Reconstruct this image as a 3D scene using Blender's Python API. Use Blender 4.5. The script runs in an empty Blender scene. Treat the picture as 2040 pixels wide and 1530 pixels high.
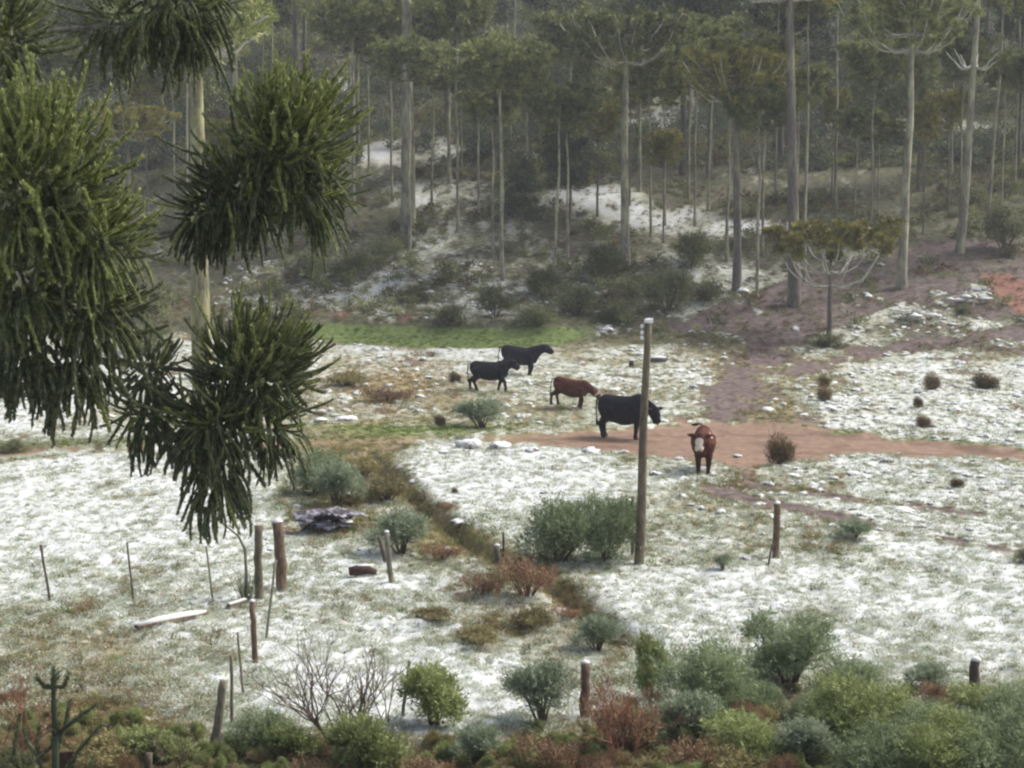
import bpy, math, random
import numpy as np
from mathutils import Vector, Matrix

C = bpy.context.scene.collection
SC = bpy.context.scene
RS = np.random.RandomState(7)
random.seed(7)

# ------------------------------------------------------------------ camera, world, sun, exposure
F = 3400.0                      # focal length in pixels of a 2040 wide frame
PITCH = math.atan(355 / F)
ZC = 7.1
cam_d = bpy.data.cameras.new('camera')
cam = bpy.data.objects.new('camera', cam_d)
C.objects.link(cam)
cam.location = (0, 0, ZC)
cam.rotation_euler = (math.pi / 2 - PITCH, 0, 0)
cam_d.sensor_width = 36
cam_d.lens = 36 * F / 2040
cam_d.clip_start = 0.1
cam_d.clip_end = 3000
SC.camera = cam

SUN_EL, SUN_AZ = math.radians(46), math.radians(68)      # azimuth measured from +y towards +x
world = bpy.data.worlds.new('World')
SC.world = world
world.use_nodes = True
wn = world.node_tree
bg = wn.nodes['Background']
sky = wn.nodes.new('ShaderNodeTexSky')
sky.sky_type = 'NISHITA'
sky.sun_disc = False
sky.sun_elevation = SUN_EL
sky.sun_rotation = SUN_AZ
sky.air_density = 1.0
sky.dust_density = 6.0
sky.ozone_density = 1.0
hs = wn.nodes.new('ShaderNodeHueSaturation')
hs.inputs['Saturation'].default_value = 0.8
wn.links.new(sky.outputs[0], hs.inputs['Color'])
wn.links.new(hs.outputs[0], bg.inputs['Color'])
bg.inputs['Strength'].default_value = 0.15

sun_d = bpy.data.lights.new('sun', 'SUN')
sun_d.energy = 1.9
sun_d.angle = math.radians(9)
sun_d.color = (1.0, 0.965, 0.92)
sun = bpy.data.objects.new('sun', sun_d)
C.objects.link(sun)
sd = Vector((math.cos(SUN_EL) * math.sin(SUN_AZ), math.cos(SUN_EL) * math.cos(SUN_AZ), math.sin(SUN_EL)))
sun.rotation_euler = sd.to_track_quat('Z', 'Y').to_euler()
sun.location = (30, 30, 60)

SC.view_settings.view_transform = 'Standard'
SC.view_settings.look = 'None'
SC.view_settings.gamma = 1
SC.view_settings.exposure = 0.72
SC.view_settings.use_curve_mapping = False
SC.render.engine = 'CYCLES'
SC.cycles.use_denoising = True
SC.cycles.filter_width = 2.3
SC.cycles.max_bounces = 6
SC.cycles.transparent_max_bounces = 8
SC.cycles.volume_bounces = 1

# ------------------------------------------------------------------ numbers
def hash2(ix, iy, s):
    h = (ix.astype(np.int64) * 374761393 + iy.astype(np.int64) * 668265263 + s * 1442695041) & 0xFFFFFFFF
    h = ((h ^ (h >> 13)) * 1274126177) & 0xFFFFFFFF
    return ((h ^ (h >> 16)) & 0xFFFFFF) / float(0xFFFFFF)

def vnoise(x, y, s=0):
    ix = np.floor(x); iy = np.floor(y)
    fx = x - ix; fy = y - iy
    fx = fx * fx * (3 - 2 * fx); fy = fy * fy * (3 - 2 * fy)
    a = hash2(ix, iy, s); b = hash2(ix + 1, iy, s); c = hash2(ix, iy + 1, s); d = hash2(ix + 1, iy + 1, s)
    return (a * (1 - fx) + b * fx) * (1 - fy) + (c * (1 - fx) + d * fx) * fy

def fbm(x, y, s=0, o=3):
    t = 0; a = 1; n = 0
    for k in range(o):
        t = t + a * vnoise(x * 2 ** k + 13.7 * k, y * 2 ** k - 7.1 * k, s + k); n += a; a *= .5
    return t / n

def sstep(e0, e1, v):
    t = np.clip((v - e0) / (e1 - e0), 0, 1)
    return t * t * (3 - 2 * t)

CP, SP = math.cos(PITCH), math.sin(PITCH)
def raydir(px, py):
    a = (px - 1020) / F; b = (765 - py) / F
    return np.array([a, CP + b * SP, -SP + b * CP])

def project(x, y, z):
    dz = z - ZC
    f = y * CP - dz * SP
    u = y * SP + dz * CP
    f = np.where(f > 0.5, f, 0.5)
    return 1020 + F * x / f, 765 - F * u / f

def flat(px, py):
    d = raydir(px, py); t = -ZC / d[2]
    return (d[0] * t, d[1] * t)

def segdist(x, y, pts):
    best = np.full(np.shape(x), 1e9)
    for (ax, ay), (bx, by) in zip(pts[:-1], pts[1:]):
        dx, dy = bx - ax, by - ay
        t = np.clip(((x - ax) * dx + (y - ay) * dy) / (dx * dx + dy * dy), 0, 1)
        best = np.minimum(best, np.hypot(x - ax - t * dx, y - ay - t * dy))
    return best

DITCH = [flat(*p) for p in [(735, 905), (790, 950), (835, 1000), (905, 1050), (960, 1090), (1050, 1125), (1110, 1160), (1170, 1205), (1240, 1265)]]

def inside(px, py, poly):
    r = np.zeros(np.shape(px), bool)
    n = len(poly)
    for i in range(n):
        x1, y1 = poly[i]; x2, y2 = poly[(i + 1) % n]
        c = ((y1 > py) != (y2 > py)) & (px < (x2 - x1) * (py - y1) / (y2 - y1 + 1e-9) + x1)
        r ^= c
    return r

# the dirt track, drawn on the ground as a band between two edges
TRX = [-900, 0, 200, 440, 640, 780, 900, 1000, 1150, 1250, 1330, 1420, 1500, 1600, 1700, 1850, 2040, 3000]
TRT = [884, 893, 889, 885, 879, 876, 872, 866, 860, 852, 846, 838, 842, 856, 868, 884, 898, 960]
TRB = [920, 913, 903, 896, 891, 884, 880, 886, 892, 900, 912, 922, 930, 915, 906, 906, 918, 985]
def track_mask(px, py, n):
    t = np.interp(px, TRX, TRT); b = np.interp(px, TRX, TRB)
    return sstep(-5, 3, py - t + n) * sstep(-5, 4, b - py + n)

def base_h(x, y):
    yy = (y - (86 + 2.5 * np.sin(x / 17.0) - np.clip(x, -30, 45) * 0.12)) / 5.0
    hill = 0.27 * 5.0 * np.where(yy > 20, yy, np.log1p(np.exp(np.clip(yy, -30, 20))))
    hill = np.where(hill > 60, 60 + (hill - 60) * 0.1, hill)
    h = hill + 0.25 * (fbm(x / 11, y / 11, 3, 2) - .5)
    hz = sstep(60, 110, y)
    h = h + hz * 1.6 * (fbm(x / 16, y / 13, 9, 2) - .5)
    # low earth bank behind the green strip
    h = h + 0.7 * sstep(83.5, 85.5, y + 0.1 * x) * (1 - sstep(85.5, 93, y)) * sstep(-22, -16, x) * (1 - sstep(0, 6, x))
    return h

def height(x, y, detail=True):
    x = np.asarray(x, float); y = np.asarray(y, float)
    h = base_h(x, y)
    d = segdist(x, y, DITCH)
    w = d + 0.22 * (fbm(x * 1.7, y * 1.7, 61, 2) - .5)
    h = h - 0.55 * np.exp(-(w / 0.28) ** 2)
    if detail:
        px, py = project(x, y, h)
        tm = track_mask(px, py, 0)
        rough = (1 - 0.55 * tm)
        h = h - 0.10 * tm
        lump = fbm(x / 0.9, y / 0.9, 21, 3)
        h = h + rough * (0.15 * (lump - .5) + 0.075 * (np.abs(fbm(x / 0.32, y / 0.32, 31, 2) - .5) * 2 - .3))
    return h

def H(x, y):
    return float(height(np.array([x]), np.array([y]))[0])

def ground(px, py):
    d = raydir(px, py)
    t = np.linspace(8, 420, 5000)
    z = ZC + d[2] * t - base_h(d[0] * t, d[1] * t)
    k = np.argmax(z < 0) if (z < 0).any() else len(t) - 1
    x, y = d[0] * t[k], d[1] * t[k]
    return Vector((x, y, H(x, y)))

def at(px, py, D):
    d = raydir(px, py); t = D / d[1]
    return Vector((d[0] * t, D, ZC + d[2] * t))

# ------------------------------------------------------------------ masks: where snow, earth, litter and green grass lie
def blobs(px, py, base, L):
    num = np.full(np.shape(px), base * 0.35); den = np.full(np.shape(px), 0.35)
    for cx, cy, rx, ry, v in L:
        w = np.exp(-(((px - cx) / rx) ** 2 + ((py - cy) / ry) ** 2) ** 1.5) * 1.6
        num = num + v * w; den = den + w
    return num / den

SNOW = [(150, 1040, 330, 130, .98), (330, 1150, 120, 60, .62), (60, 800, 90, 60, .9), (950, 960, 190, 80, .93), (1120, 1010, 130, 80, .95), (1330, 1010, 120, 70, .52),
        (1500, 1210, 430, 80, .98), (1850, 1250, 320, 100, .98), (1850, 1000, 250, 70, .70), (1450, 1060, 100, 60, .62), (1900, 1100, 200, 50, .85),
        (1650, 950, 130, 40, .5), (1450, 960, 90, 40, .42), (1900, 780, 230, 70, .70), (1960, 710, 150, 22, .55), (1640, 740, 90, 40, .34), (1300, 740, 120, 60, .46), (1120, 725, 120, 50, .58), (850, 705, 180, 22, .62),
        (760, 770, 130, 45, .22), (950, 830, 180, 28, .34), (1480, 740, 130, 100, .34), (1650, 670, 120, 40, .5), (1560, 820, 60, 40, .2),
        (720, 960, 110, 90, .10), (640, 1010, 80, 50, .3), (860, 1060, 100, 60, .2), (680, 1120, 120, 60, .8), (1060, 1170, 120, 80, .22), (1050, 1270, 130, 50, .42),
        (820, 1200, 150, 50, .7), (240, 1310, 150, 60, .42), (60, 1240, 90, 40, .55), (330, 1370, 90, 40, .7), (420, 1290, 130, 60, .72), (300, 1440, 170, 60, .15), (600, 1340, 230, 90, 1.1), (450, 1400, 90, 60, .95),
        (900, 1370, 240, 75, 1.1), (1250, 1370, 100, 40, .7), (560, 1200, 120, 40, .7), (380, 1230, 120, 40, .7), (450, 720, 200, 20, .55), (250, 760, 160, 30, .7),
        (1000, 1560, 1400, 60, .05), (1800, 1500, 400, 110, .2)]
FSNOW = [(810, 305, 110, 24, .66), (890, 385, 90, 30, .62), (960, 470, 90, 34, .58), (1040, 320, 40, 20, .6), (1180, 395, 90, 22, .75), (1290, 430, 120, 18, .66),
         (1450, 455, 110, 16, .72), (1640, 240, 90, 10, .6), (1830, 250, 140, 12, .62), (690, 170, 40, 14, .55), (1230, 250, 80, 24, .5), (640, 600, 160, 14, .62),
         (900, 620, 160, 14, .5), (1860, 600, 90, 26, .66), (1930, 590, 60, 20, .6), (1760, 510, 60, 14, .45), (1330, 230, 60, 30, .5), (950, 160, 60, 16, .45),
         (560, 610, 60, 12, .55), (1000, 540, 360, 70, .40), (1500, 600, 200, 60, .36), (1800, 660, 240, 40, .5), (650, 560, 160, 40, .4), (1210, 657, 30, 10, .7), (1600, 660, 80, 24, .55), (850, 530, 90, 24, .4), (250, 680, 140, 20, .5)]

def masks(x, y, z):
    px, py = project(x, y, z)
    nw = fbm(x / 1.1, y / 2.2, 41, 3) - .5
    nf = fbm(x / 0.35, y / 0.7, 51, 3) - .5
    near = blobs(px, py, .52, SNOW)
    far = blobs(px, py, .12, FSNOW) * 1.0
    hz = sstep(705, 665, py + 14 * nw - 0.02 * (px - 1020))
    snow = near * (1 - hz) + far * hz
    d = segdist(x, y, DITCH)
    snow = snow - (0.9 + .8 * nw) * np.exp(-((d) / 0.34) ** 2)
    tm = track_mask(px, py, 26 * nw + 16 * nf)
    # purple-brown trodden litter on the right and its trails
    lit = inside(px, py, [(1330, 660), (1440, 600), (1560, 560), (1700, 520), (1830, 480), (2300, 470), (2300, 600), (1980, 640), (1800, 600), (1700, 640), (1560, 690), (1440, 660)]).astype(float)
    lit = np.maximum(lit, np.exp(-(segdist(px, py * 1.6, [(1540, 1040), (1530, 1120), (1470, 1220), (1440, 1330)]) / 62) ** 2) * 1.4)
    lit = np.maximum(lit, np.exp(-(segdist(px, py * 1.6, [(1560, 1190), (1700, 1130), (1900, 1090), (2200, 1010)]) / 22) ** 2) * 1.3)
    lit = np.maximum(lit, np.exp(-(segdist(px, py * 1.6, [(1410, 1560), (1580, 1620), (1780, 1690), (2200, 1810)]) / (17)) ** 2) * 1.5)
    lit = np.maximum(lit, np.exp(-(segdist(px, py * 1.6, [(1500, 1550), (1760, 1600), (1960, 1640)]) / (12)) ** 2) * 1.1)
    lit = .92 * sstep(.25, 1.05, lit * .95 + 2.2 * nw + 1.3 * nf)
    # bare red earth
    red = inside(px, py, [(1950, 545), (2010, 545), (2120, 600), (2120, 650), (2030, 625), (1985, 590)]).astype(float) * 1.2
    red = np.maximum(red, np.exp(-(((px - 760) / 230) ** 2 + ((py - 628) / 22) ** 2)) * .42)
    red = np.maximum(red, np.exp(-(((px - 380) / 60) ** 2 + ((py - 620) / 40) ** 2)) * .5)
    red = np.maximum(red, np.exp(-(((px - 890) / 40) ** 2 + ((py - 1010) / 16) ** 2)) * .8)
    red = np.clip(sstep(.35, .75, red + 0.9 * nw + .3 * nf), 0, 1)
    tm = tm * (1 - sstep(1180, 900, px) * np.clip(.55 + 2.2 * nw, .1, .8))
    green = np.exp(-(((px - 880) / 300) ** 4 + ((py - 668 - 6 * np.sin(px / 120.)) / 21) ** 4))
    green = sstep(.3, .6, green + .35 * nw)
    g2 = np.exp(-(((px - 850) / 210) ** 2 + ((py - 858) / 15) ** 2))
    g3 = np.exp(-(segdist(px, py, [(1560, 852), (1800, 878), (2100, 905)]) / 9) ** 2) * .8
    g4 = np.exp(-(segdist(px, py, [(0, 885), (400, 878)]) / 8) ** 2) * .8
    verge = np.clip(np.maximum(np.maximum(g2, g3), g4) + .5 * nf, 0, 1) * (np.maximum(np.maximum(g2, g3), g4) > .05)
    snow = snow - 0.9 * tm - 0.6 * lit * (py < 1600) - 1.0 * red - 1.2 * green - .5 * verge
    straw = blobs(px, py, .45, [(760, 960, 80, 80, .6), (1050, 1220, 110, 70, .95), (760, 770, 160, 50, .9), (240, 1320, 200, 90, .8), (900, 1450, 600, 50, .8), (600, 1200, 200, 60, .5), (1950, 760, 200, 60, .35), (1200, 560, 900, 60, .35), (500, 600, 500, 60, .8), (1300, 1520, 300, 40, .95)])
    return px, py, np.clip(snow, -.6, 1.1), np.clip(tm, 0, 1), np.clip(lit, 0, 1), red, np.clip(np.maximum(green, verge * .8), 0, 1), straw, hz

# ------------------------------------------------------------------ mesh tools
def mk_mesh(name, V, Q=None, T=None, mats=(), smooth=False, attrs=None):
    me = bpy.data.meshes.new(name)
    V = np.asarray(V, np.float32)
    nq = 0 if Q is None else len(Q); nt = 0 if T is None else len(T)
    me.vertices.add(len(V)); me.vertices.foreach_set('co', V.ravel())
    idx = []
    if nq: idx.append(np.asarray(Q, np.int32).ravel())
    if nt: idx.append(np.asarray(T, np.int32).ravel())
    idx = np.concatenate(idx) if idx else np.zeros(0, np.int32)
    me.loops.add(len(idx)); me.loops.foreach_set('vertex_index', idx)
    me.polygons.add(nq + nt)
    st = np.concatenate([np.arange(nq) * 4, nq * 4 + np.arange(nt) * 3]).astype(np.int32)
    me.polygons.foreach_set('loop_start', st)
    me.polygons.foreach_set('use_smooth', np.full(nq + nt, smooth))
    for m in mats: me.materials.append(m)
    if attrs:
        for k, (a, t) in attrs.items():
            at_ = me.attributes.new(k, t, 'POINT')
            at_.data.foreach_set('value' if t == 'FLOAT' else ('color' if t == 'FLOAT_COLOR' else 'vector'), np.asarray(a, np.float32).ravel())
    me.update(calc_edges=True)
    return me

class MB:
    def __init__(s): s.V = []; s.Q = []; s.T = []; s.n = 0
    def add(s, V, Q=None, T=None):
        V = np.asarray(V, float)
        if Q is not None and len(Q): s.Q.append(np.asarray(Q) + s.n)
        if T is not None and len(T): s.T.append(np.asarray(T) + s.n)
        s.V.append(V); s.n += len(V)
        return s
    def mesh(s, name, mat, smooth=False):
        return mk_mesh(name, np.concatenate(s.V), np.concatenate(s.Q) if s.Q else None, np.concatenate(s.T) if s.T else None, [mat], smooth)
    def obj(s, name, mat, parent=None, smooth=False):
        return link(name, s.mesh(name, mat, smooth), parent)

def link(name, me, parent=None):
    o = bpy.data.objects.new(name, me); C.objects.link(o)
    if parent is not None: o.parent = parent
    return o

def tag(o, label=None, cat=None, group=None, kind=None):
    if label: o['label'] = label
    if cat: o['category'] = cat
    if group: o['group'] = group
    if kind: o['kind'] = kind
    return o

def empty(name, loc=(0, 0, 0), rz=0, scale=1.0, label=None, cat=None, group=None):
    o = bpy.data.objects.new(name, None); C.objects.link(o)
    o.location = loc; o.rotation_euler = (0, 0, rz)
    o.scale = (scale,) * 3 if not hasattr(scale, '__len__') else scale
    o.empty_display_size = 0.2
    return tag(o, label, cat, group)

def copy_tree(o, parent=None):
    c = o.copy(); C.objects.link(c)
    if parent is not None: c.parent = parent
    for ch in list(o.children):
        copy_tree(ch, c)
    return c

def unit(v):
    v = np.asarray(v, float)
    return v / (np.linalg.norm(v, axis=-1, keepdims=True) + 1e-9)

def tube(path, rad, n=8, cap=True, flatx=1.0):
    P = np.asarray(path, float); k = len(P)
    R = np.full(k, rad) if np.isscalar(rad) else np.asarray(rad, float)
    t = unit(np.gradient(P, axis=0))
    up = np.array([0, 0, 1.0]) if abs(t[0][2]) < .9 else np.array([1.0, 0, 0])
    a = unit(np.cross(t[0], up)); V = []
    th = np.arange(n) * 2 * math.pi / n
    for i in range(k):
        a = unit(a - t[i] * np.dot(a, t[i])); b = np.cross(t[i], a)
        V.append(P[i] + R[i] * (np.cos(th)[:, None] * a * flatx + np.sin(th)[:, None] * b))
    V = np.concatenate(V)
    i = np.arange(k - 1)[:, None] * n; j = np.arange(n)[None, :]; j2 = (j + 1) % n
    Q = np.stack([i + j, i + j2, i + n + j2, i + n + j], -1).reshape(-1, 4)
    T = []
    if cap:
        V = np.concatenate([V, P[:1], P[-1:]]); m = k * n
        jj = np.arange(n); jj2 = (jj + 1) % n
        T = np.concatenate([np.stack([np.full(n, m), jj2, jj], -1), np.stack([np.full(n, m + 1), (k - 1) * n + jj, (k - 1) * n + jj2], -1)])
    return V, Q, T

def ellipsoid(c, r, n=10, m=7, R=None):
    th = np.arange(n) * 2 * math.pi / n; ph = np.linspace(0, math.pi, m)
    V = np.stack([np.outer(np.sin(ph), np.cos(th)), np.outer(np.sin(ph), np.sin(th)), np.outer(np.cos(ph), np.ones(n))], -1).reshape(-1, 3) * np.asarray(r)
    if R is not None: V = V @ np.asarray(R).T
    V = V + np.asarray(c)
    i = np.arange(m - 1)[:, None] * n; j = np.arange(n)[None, :]; j2 = (j + 1) % n
    return V, np.stack([i + j, i + n + j, i + n + j2, i + j2], -1).reshape(-1, 4), None

def diamonds(B, D, L, Wd, rs, mid=.45, side=None):
    """one leaf-shaped quad per row"""
    B = np.asarray(B, float); n = len(B); D = unit(D)
    if side is None: side = rs.normal(size=(n, 3))
    S = unit(np.cross(D, side))
    L = np.asarray(L, float).reshape(-1, 1) * np.ones((n, 1)); Wd = np.asarray(Wd, float).reshape(-1, 1) * np.ones((n, 1))
    M = B + D * L * mid
    V = np.stack([B, M + S * Wd * .5, B + D * L, M - S * Wd * .5], 1).reshape(-1, 3)
    return V, (np.arange(n)[:, None] * 4 + np.arange(4)), None

def sphere_dirs(n, rs, zmin=-1.0):
    z = rs.uniform(zmin, 1, n); a = rs.uniform(0, 2 * math.pi, n); r = np.sqrt(np.maximum(0, 1 - z * z))
    return np.stack([r * np.cos(a), r * np.sin(a), z], -1)

# ------------------------------------------------------------------ materials
def nodes(name, rough=.85):
    m = bpy.data.materials.new(name); m.use_nodes = True
    nt = m.node_tree; b = nt.nodes['Principled BSDF']
    b.inputs['Roughness'].default_value = rough
    b.inputs['Specular IOR Level'].default_value = 0.25
    return m, nt, b

def ramp(nt, fac, cols):
    r = nt.nodes.new('ShaderNodeValToRGB')
    el = r.color_ramp.elements
    while len(el) < len(cols): el.new(.5)
    for e, (p, c) in zip(el, cols): e.position = p; e.color = (*c, 1)
    if fac is not None: nt.links.new(fac, r.inputs[0])
    return r.outputs[0]

def noise(nt, scale, detail=4, vec=None, rough=.6):
    n = nt.nodes.new('ShaderNodeTexNoise')
    n.inputs['Scale'].default_value = scale; n.inputs['Detail'].default_value = detail; n.inputs['Roughness'].default_value = rough
    if vec is None:
        g = nt.nodes.new('ShaderNodeNewGeometry'); vec = g.outputs['Position']
    nt.links.new(vec, n.inputs['Vector'])
    return n.outputs[0]

def mixc(nt, f, a, b, mode='MIX'):
    n = nt.nodes.new('ShaderNodeMix'); n.data_type = 'RGBA'; n.blend_type = mode
    for s, v in ((n.inputs[0], f), (n.inputs[6], a), (n.inputs[7], b)):
        if hasattr(v, 'links'): nt.links.new(v, s)
        elif hasattr(v, '__len__'): s.default_value = (*v, 1)
        else: s.default_value = v
    return n.outputs[2]

def math_n(nt, op, a, b=None, c=None, clamp=False):
    n = nt.nodes.new('ShaderNodeMath'); n.operation = op; n.use_clamp = clamp
    for i, v in enumerate((a, b, c)):
        if v is None: continue
        if hasattr(v, 'links'): nt.links.new(v, n.inputs[i])
        else: n.inputs[i].default_value = v
    return n.outputs[0]

def bump(nt, b, h, strength=.5, dist=.02):
    n = nt.nodes.new('ShaderNodeBump'); n.inputs['Strength'].default_value = strength; n.inputs['Distance'].default_value = dist
    nt.links.new(h, n.inputs['Height']); nt.links.new(n.outputs[0], b.inputs['Normal'])

def leaf_mat(name, cols, scale=3.0, snow=0.0, trans=.25, rnd=.25):
    m, nt, b = nodes(name, .6)
    n1 = noise(nt, scale, 3)
    col = ramp(nt, n1, [(p, c) for p, c in zip(np.linspace(.3, .7, len(cols)), cols)])
    oi = nt.nodes.new('ShaderNodeObjectInfo')
    v = math_n(nt, 'MULTIPLY_ADD', oi.outputs['Random'], rnd * 2, 1 - rnd)
    hsn = nt.nodes.new('ShaderNodeHueSaturation')
    nt.links.new(col, hsn.inputs['Color']); nt.links.new(v, hsn.inputs['Value'])
    col = hsn.outputs[0]
    if snow > 0:
        g = nt.nodes.new('ShaderNodeNewGeometry')
        n2 = noise(nt, 6, 4)
        f = math_n(nt, 'SUBTRACT', n2, .62 - snow * .35)
        f = math_n(nt, 'MULTIPLY', f, 7, clamp=True)
        col = mixc(nt, f, col, (.72, .74, .72))
    nt.links.new(col, b.inputs['Base Color'])
    tr = nt.nodes.new('ShaderNodeBsdfTranslucent'); nt.links.new(col, tr.inputs['Color'])
    mx = nt.nodes.new('ShaderNodeMixShader'); mx.inputs[0].default_value = trans
    nt.links.new(b.outputs[0], mx.inputs[1]); nt.links.new(tr.outputs[0], mx.inputs[2])
    nt.links.new(mx.outputs[0], nt.nodes['Material Output'].inputs['Surface'])
    return m

def bark_mat(name, dark, light, lichen=(.42, .42, .26), la=.5, scale=2.0, top_snow=False, patchy=False):
    m, nt, b = nodes(name, .9)
    tc = nt.nodes.new('ShaderNodeTexCoord'); mp = nt.nodes.new('ShaderNodeMapping')
    mp.inputs['Scale'].default_value = (1, 1, .35); nt.links.new(tc.outputs['Object'], mp.inputs[0])
    n1 = noise(nt, scale * 6, 5, mp.outputs[0]); col = ramp(nt, n1, [(.35, dark), (.65, light)])
    n2 = noise(nt, scale, 5, mp.outputs[0])
    f = math_n(nt, 'MULTIPLY', math_n(nt, 'SUBTRACT', n2, .62 - la * .3), 6, clamp=True)
    col = mixc(nt, f, col, lichen)
    if top_snow:
        g = nt.nodes.new('ShaderNodeNewGeometry'); s = nt.nodes.new('ShaderNodeSeparateXYZ'); nt.links.new(g.outputs['Normal'], s.inputs[0])
        thr = math_n(nt, 'MULTIPLY_ADD', noise(nt, 7, 3), 2.6, -.75) if patchy else .45
        f = math_n(nt, 'MULTIPLY', math_n(nt, 'SUBTRACT', s.outputs[2], thr), 5, clamp=True)
        col = mixc(nt, f, col, (.66, .68, .69))
    nt.links.new(col, b.inputs['Base Color']); bump(nt, b, n1, .8, .03)
    return m

def flat_mat(name, c1, c2, scale=8, rough=.85, bumpd=.01):
    m, nt, b = nodes(name, rough)
    n1 = noise(nt, scale, 5); nt.links.new(ramp(nt, n1, [(.35, c1), (.65, c2)]), b.inputs['Base Color'])
    bump(nt, b, n1, .6, bumpd)
    return m

M = {}
M['snow'] = flat_mat('snow', (.56, .58, .58), (.70, .71, .70), 9, .7, .03)
M['bark'] = bark_mat('araucaria_bark', (.085, .075, .07), (.17, .15, .135), (.26, .26, .17), .45)
M['bark_pale'] = bark_mat('lichened_bark', (.13, .12, .10), (.27, .25, .20), (.40, .40, .26), .6)
M['bark_mossy'] = bark_mat('mossy_bark', (.075, .07, .05), (.19, .18, .12), (.29, .29, .15), .6, 2.5)
M['bark_dim'] = bark_mat('dim_bark', (.08, .07, .065), (.17, .155, .14), (.26, .27, .18), .35)
M['limb'] = bark_mat('pale_limb', (.28, .27, .25), (.52, .51, .47), (.60, .60, .50), .5, 3)
M['limb_dark'] = bark_mat('dark_limb', (.07, .06, .055), (.16, .15, .13), (.25, .26, .2), .4, 3)
M['crown'] = leaf_mat('araucaria_needles', [(.06, .08, .035), (.19, .22, .08), (.42, .43, .17)], 2.5, trans=.12)
M['crown_olive'] = leaf_mat('olive_needles', [(.08, .08, .025), (.25, .235, .06), (.46, .42, .11)], 2.5, trans=.12)
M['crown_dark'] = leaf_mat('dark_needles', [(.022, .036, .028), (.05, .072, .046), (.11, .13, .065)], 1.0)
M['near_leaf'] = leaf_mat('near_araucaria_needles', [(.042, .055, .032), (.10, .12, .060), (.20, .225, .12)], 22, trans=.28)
M['near_leaf_lit'] = leaf_mat('near_araucaria_needles_lit', [(.09, .12, .045), (.21, .245, .085), (.40, .43, .17)], 22, trans=.3)  # lighter copy of the needle colour, sunlight painted into the twigs
M['shrub'] = leaf_mat('grey_green_shrub', [(.095, .135, .07), (.20, .255, .13), (.38, .43, .27)], 5, trans=.3, rnd=.15)
M['shrub_pale'] = leaf_mat('pale_shrub', [(.11, .15, .09), (.22, .27, .17), (.40, .44, .33)], 5, trans=.3, rnd=.15)
M['shrub_yellow'] = leaf_mat('yellow_green_shrub', [(.115, .145, .05), (.23, .275, .10), (.40, .44, .20)], 5, trans=.3, rnd=.15)
M['under'] = leaf_mat('undergrowth', [(.06, .075, .03), (.15, .165, .065), (.30, .31, .14)], .8, rnd=.4)
M['shrub_dull'] = leaf_mat('dull_shrub', [(.06, .075, .035), (.14, .155, .07), (.27, .28, .15)], 5, trans=.3, rnd=.3)
M['under_far'] = leaf_mat('far_undergrowth', [(.035, .055, .042), (.085, .11, .075), (.18, .205, .13)], 1.5, rnd=.35)
M['under_brown'] = leaf_mat('brown_undergrowth', [(.07, .05, .03), (.14, .10, .055), (.22, .16, .08)], 2, rnd=.4)
M['rust'] = leaf_mat('rust_brush', [(.11, .06, .04), (.22, .135, .08), (.34, .25, .15)], 5, rnd=.3)
M['ochre'] = leaf_mat('ochre_brush', [(.13, .115, .05), (.24, .21, .09), (.36, .32, .16)], 5, rnd=.3)
M['twig'] = flat_mat('bare_twig', (.06, .042, .036), (.15, .105, .085), 20)
M['twig_red'] = flat_mat('red_twig', (.16, .06, .045), (.28, .12, .08), 20)
M['g_snow'] = leaf_mat('snowy_grass', [(.30, .33, .22), (.50, .53, .43), (.68, .70, .64)], 3, rnd=.12)
M['g_straw'] = leaf_mat('straw_grass', [(.13, .10, .045), (.25, .20, .10), (.38, .33, .19)], 2, rnd=.3)
M['g_green'] = leaf_mat('green_grass', [(.06, .10, .02), (.12, .18, .035), (.18, .23, .06)], 2, rnd=.3)
M['post'] = bark_mat('fence_post_wood', (.07, .045, .03), (.17, .115, .08), (.24, .21, .15), .35, 3)
M['post_grey'] = bark_mat('grey_post_wood', (.10, .09, .065), (.20, .18, .14), (.26, .26, .18), .45, 3)
M['post_dark'] = bark_mat('dark_post_wood', (.05, .04, .035), (.12, .09, .07), (.14, .12, .09), .2, 3)
M['pole'] = bark_mat('pole_wood', (.075, .06, .042), (.17, .135, .10), (.16, .165, .10), .45, 1.6)
M['steel'] = flat_mat('galvanised_steel', (.28, .31, .34), (.45, .47, .5), 12, .4)
M['ceramic'] = flat_mat('white_ceramic', (.7, .72, .74), (.8, .8, .8), 3, .3)
M['tarp'] = bark_mat('dark_purple_sheet', (.022, .020, .026), (.085, .078, .095), (.30, .29, .34), .5, 5)
M['rust_log'] = flat_mat('dark_log', (.028, .014, .011), (.075, .040, .032), 10)
M['blackstone'] = flat_mat('black_slab', (.02, .02, .022), (.06, .055, .06), 8)

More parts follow.
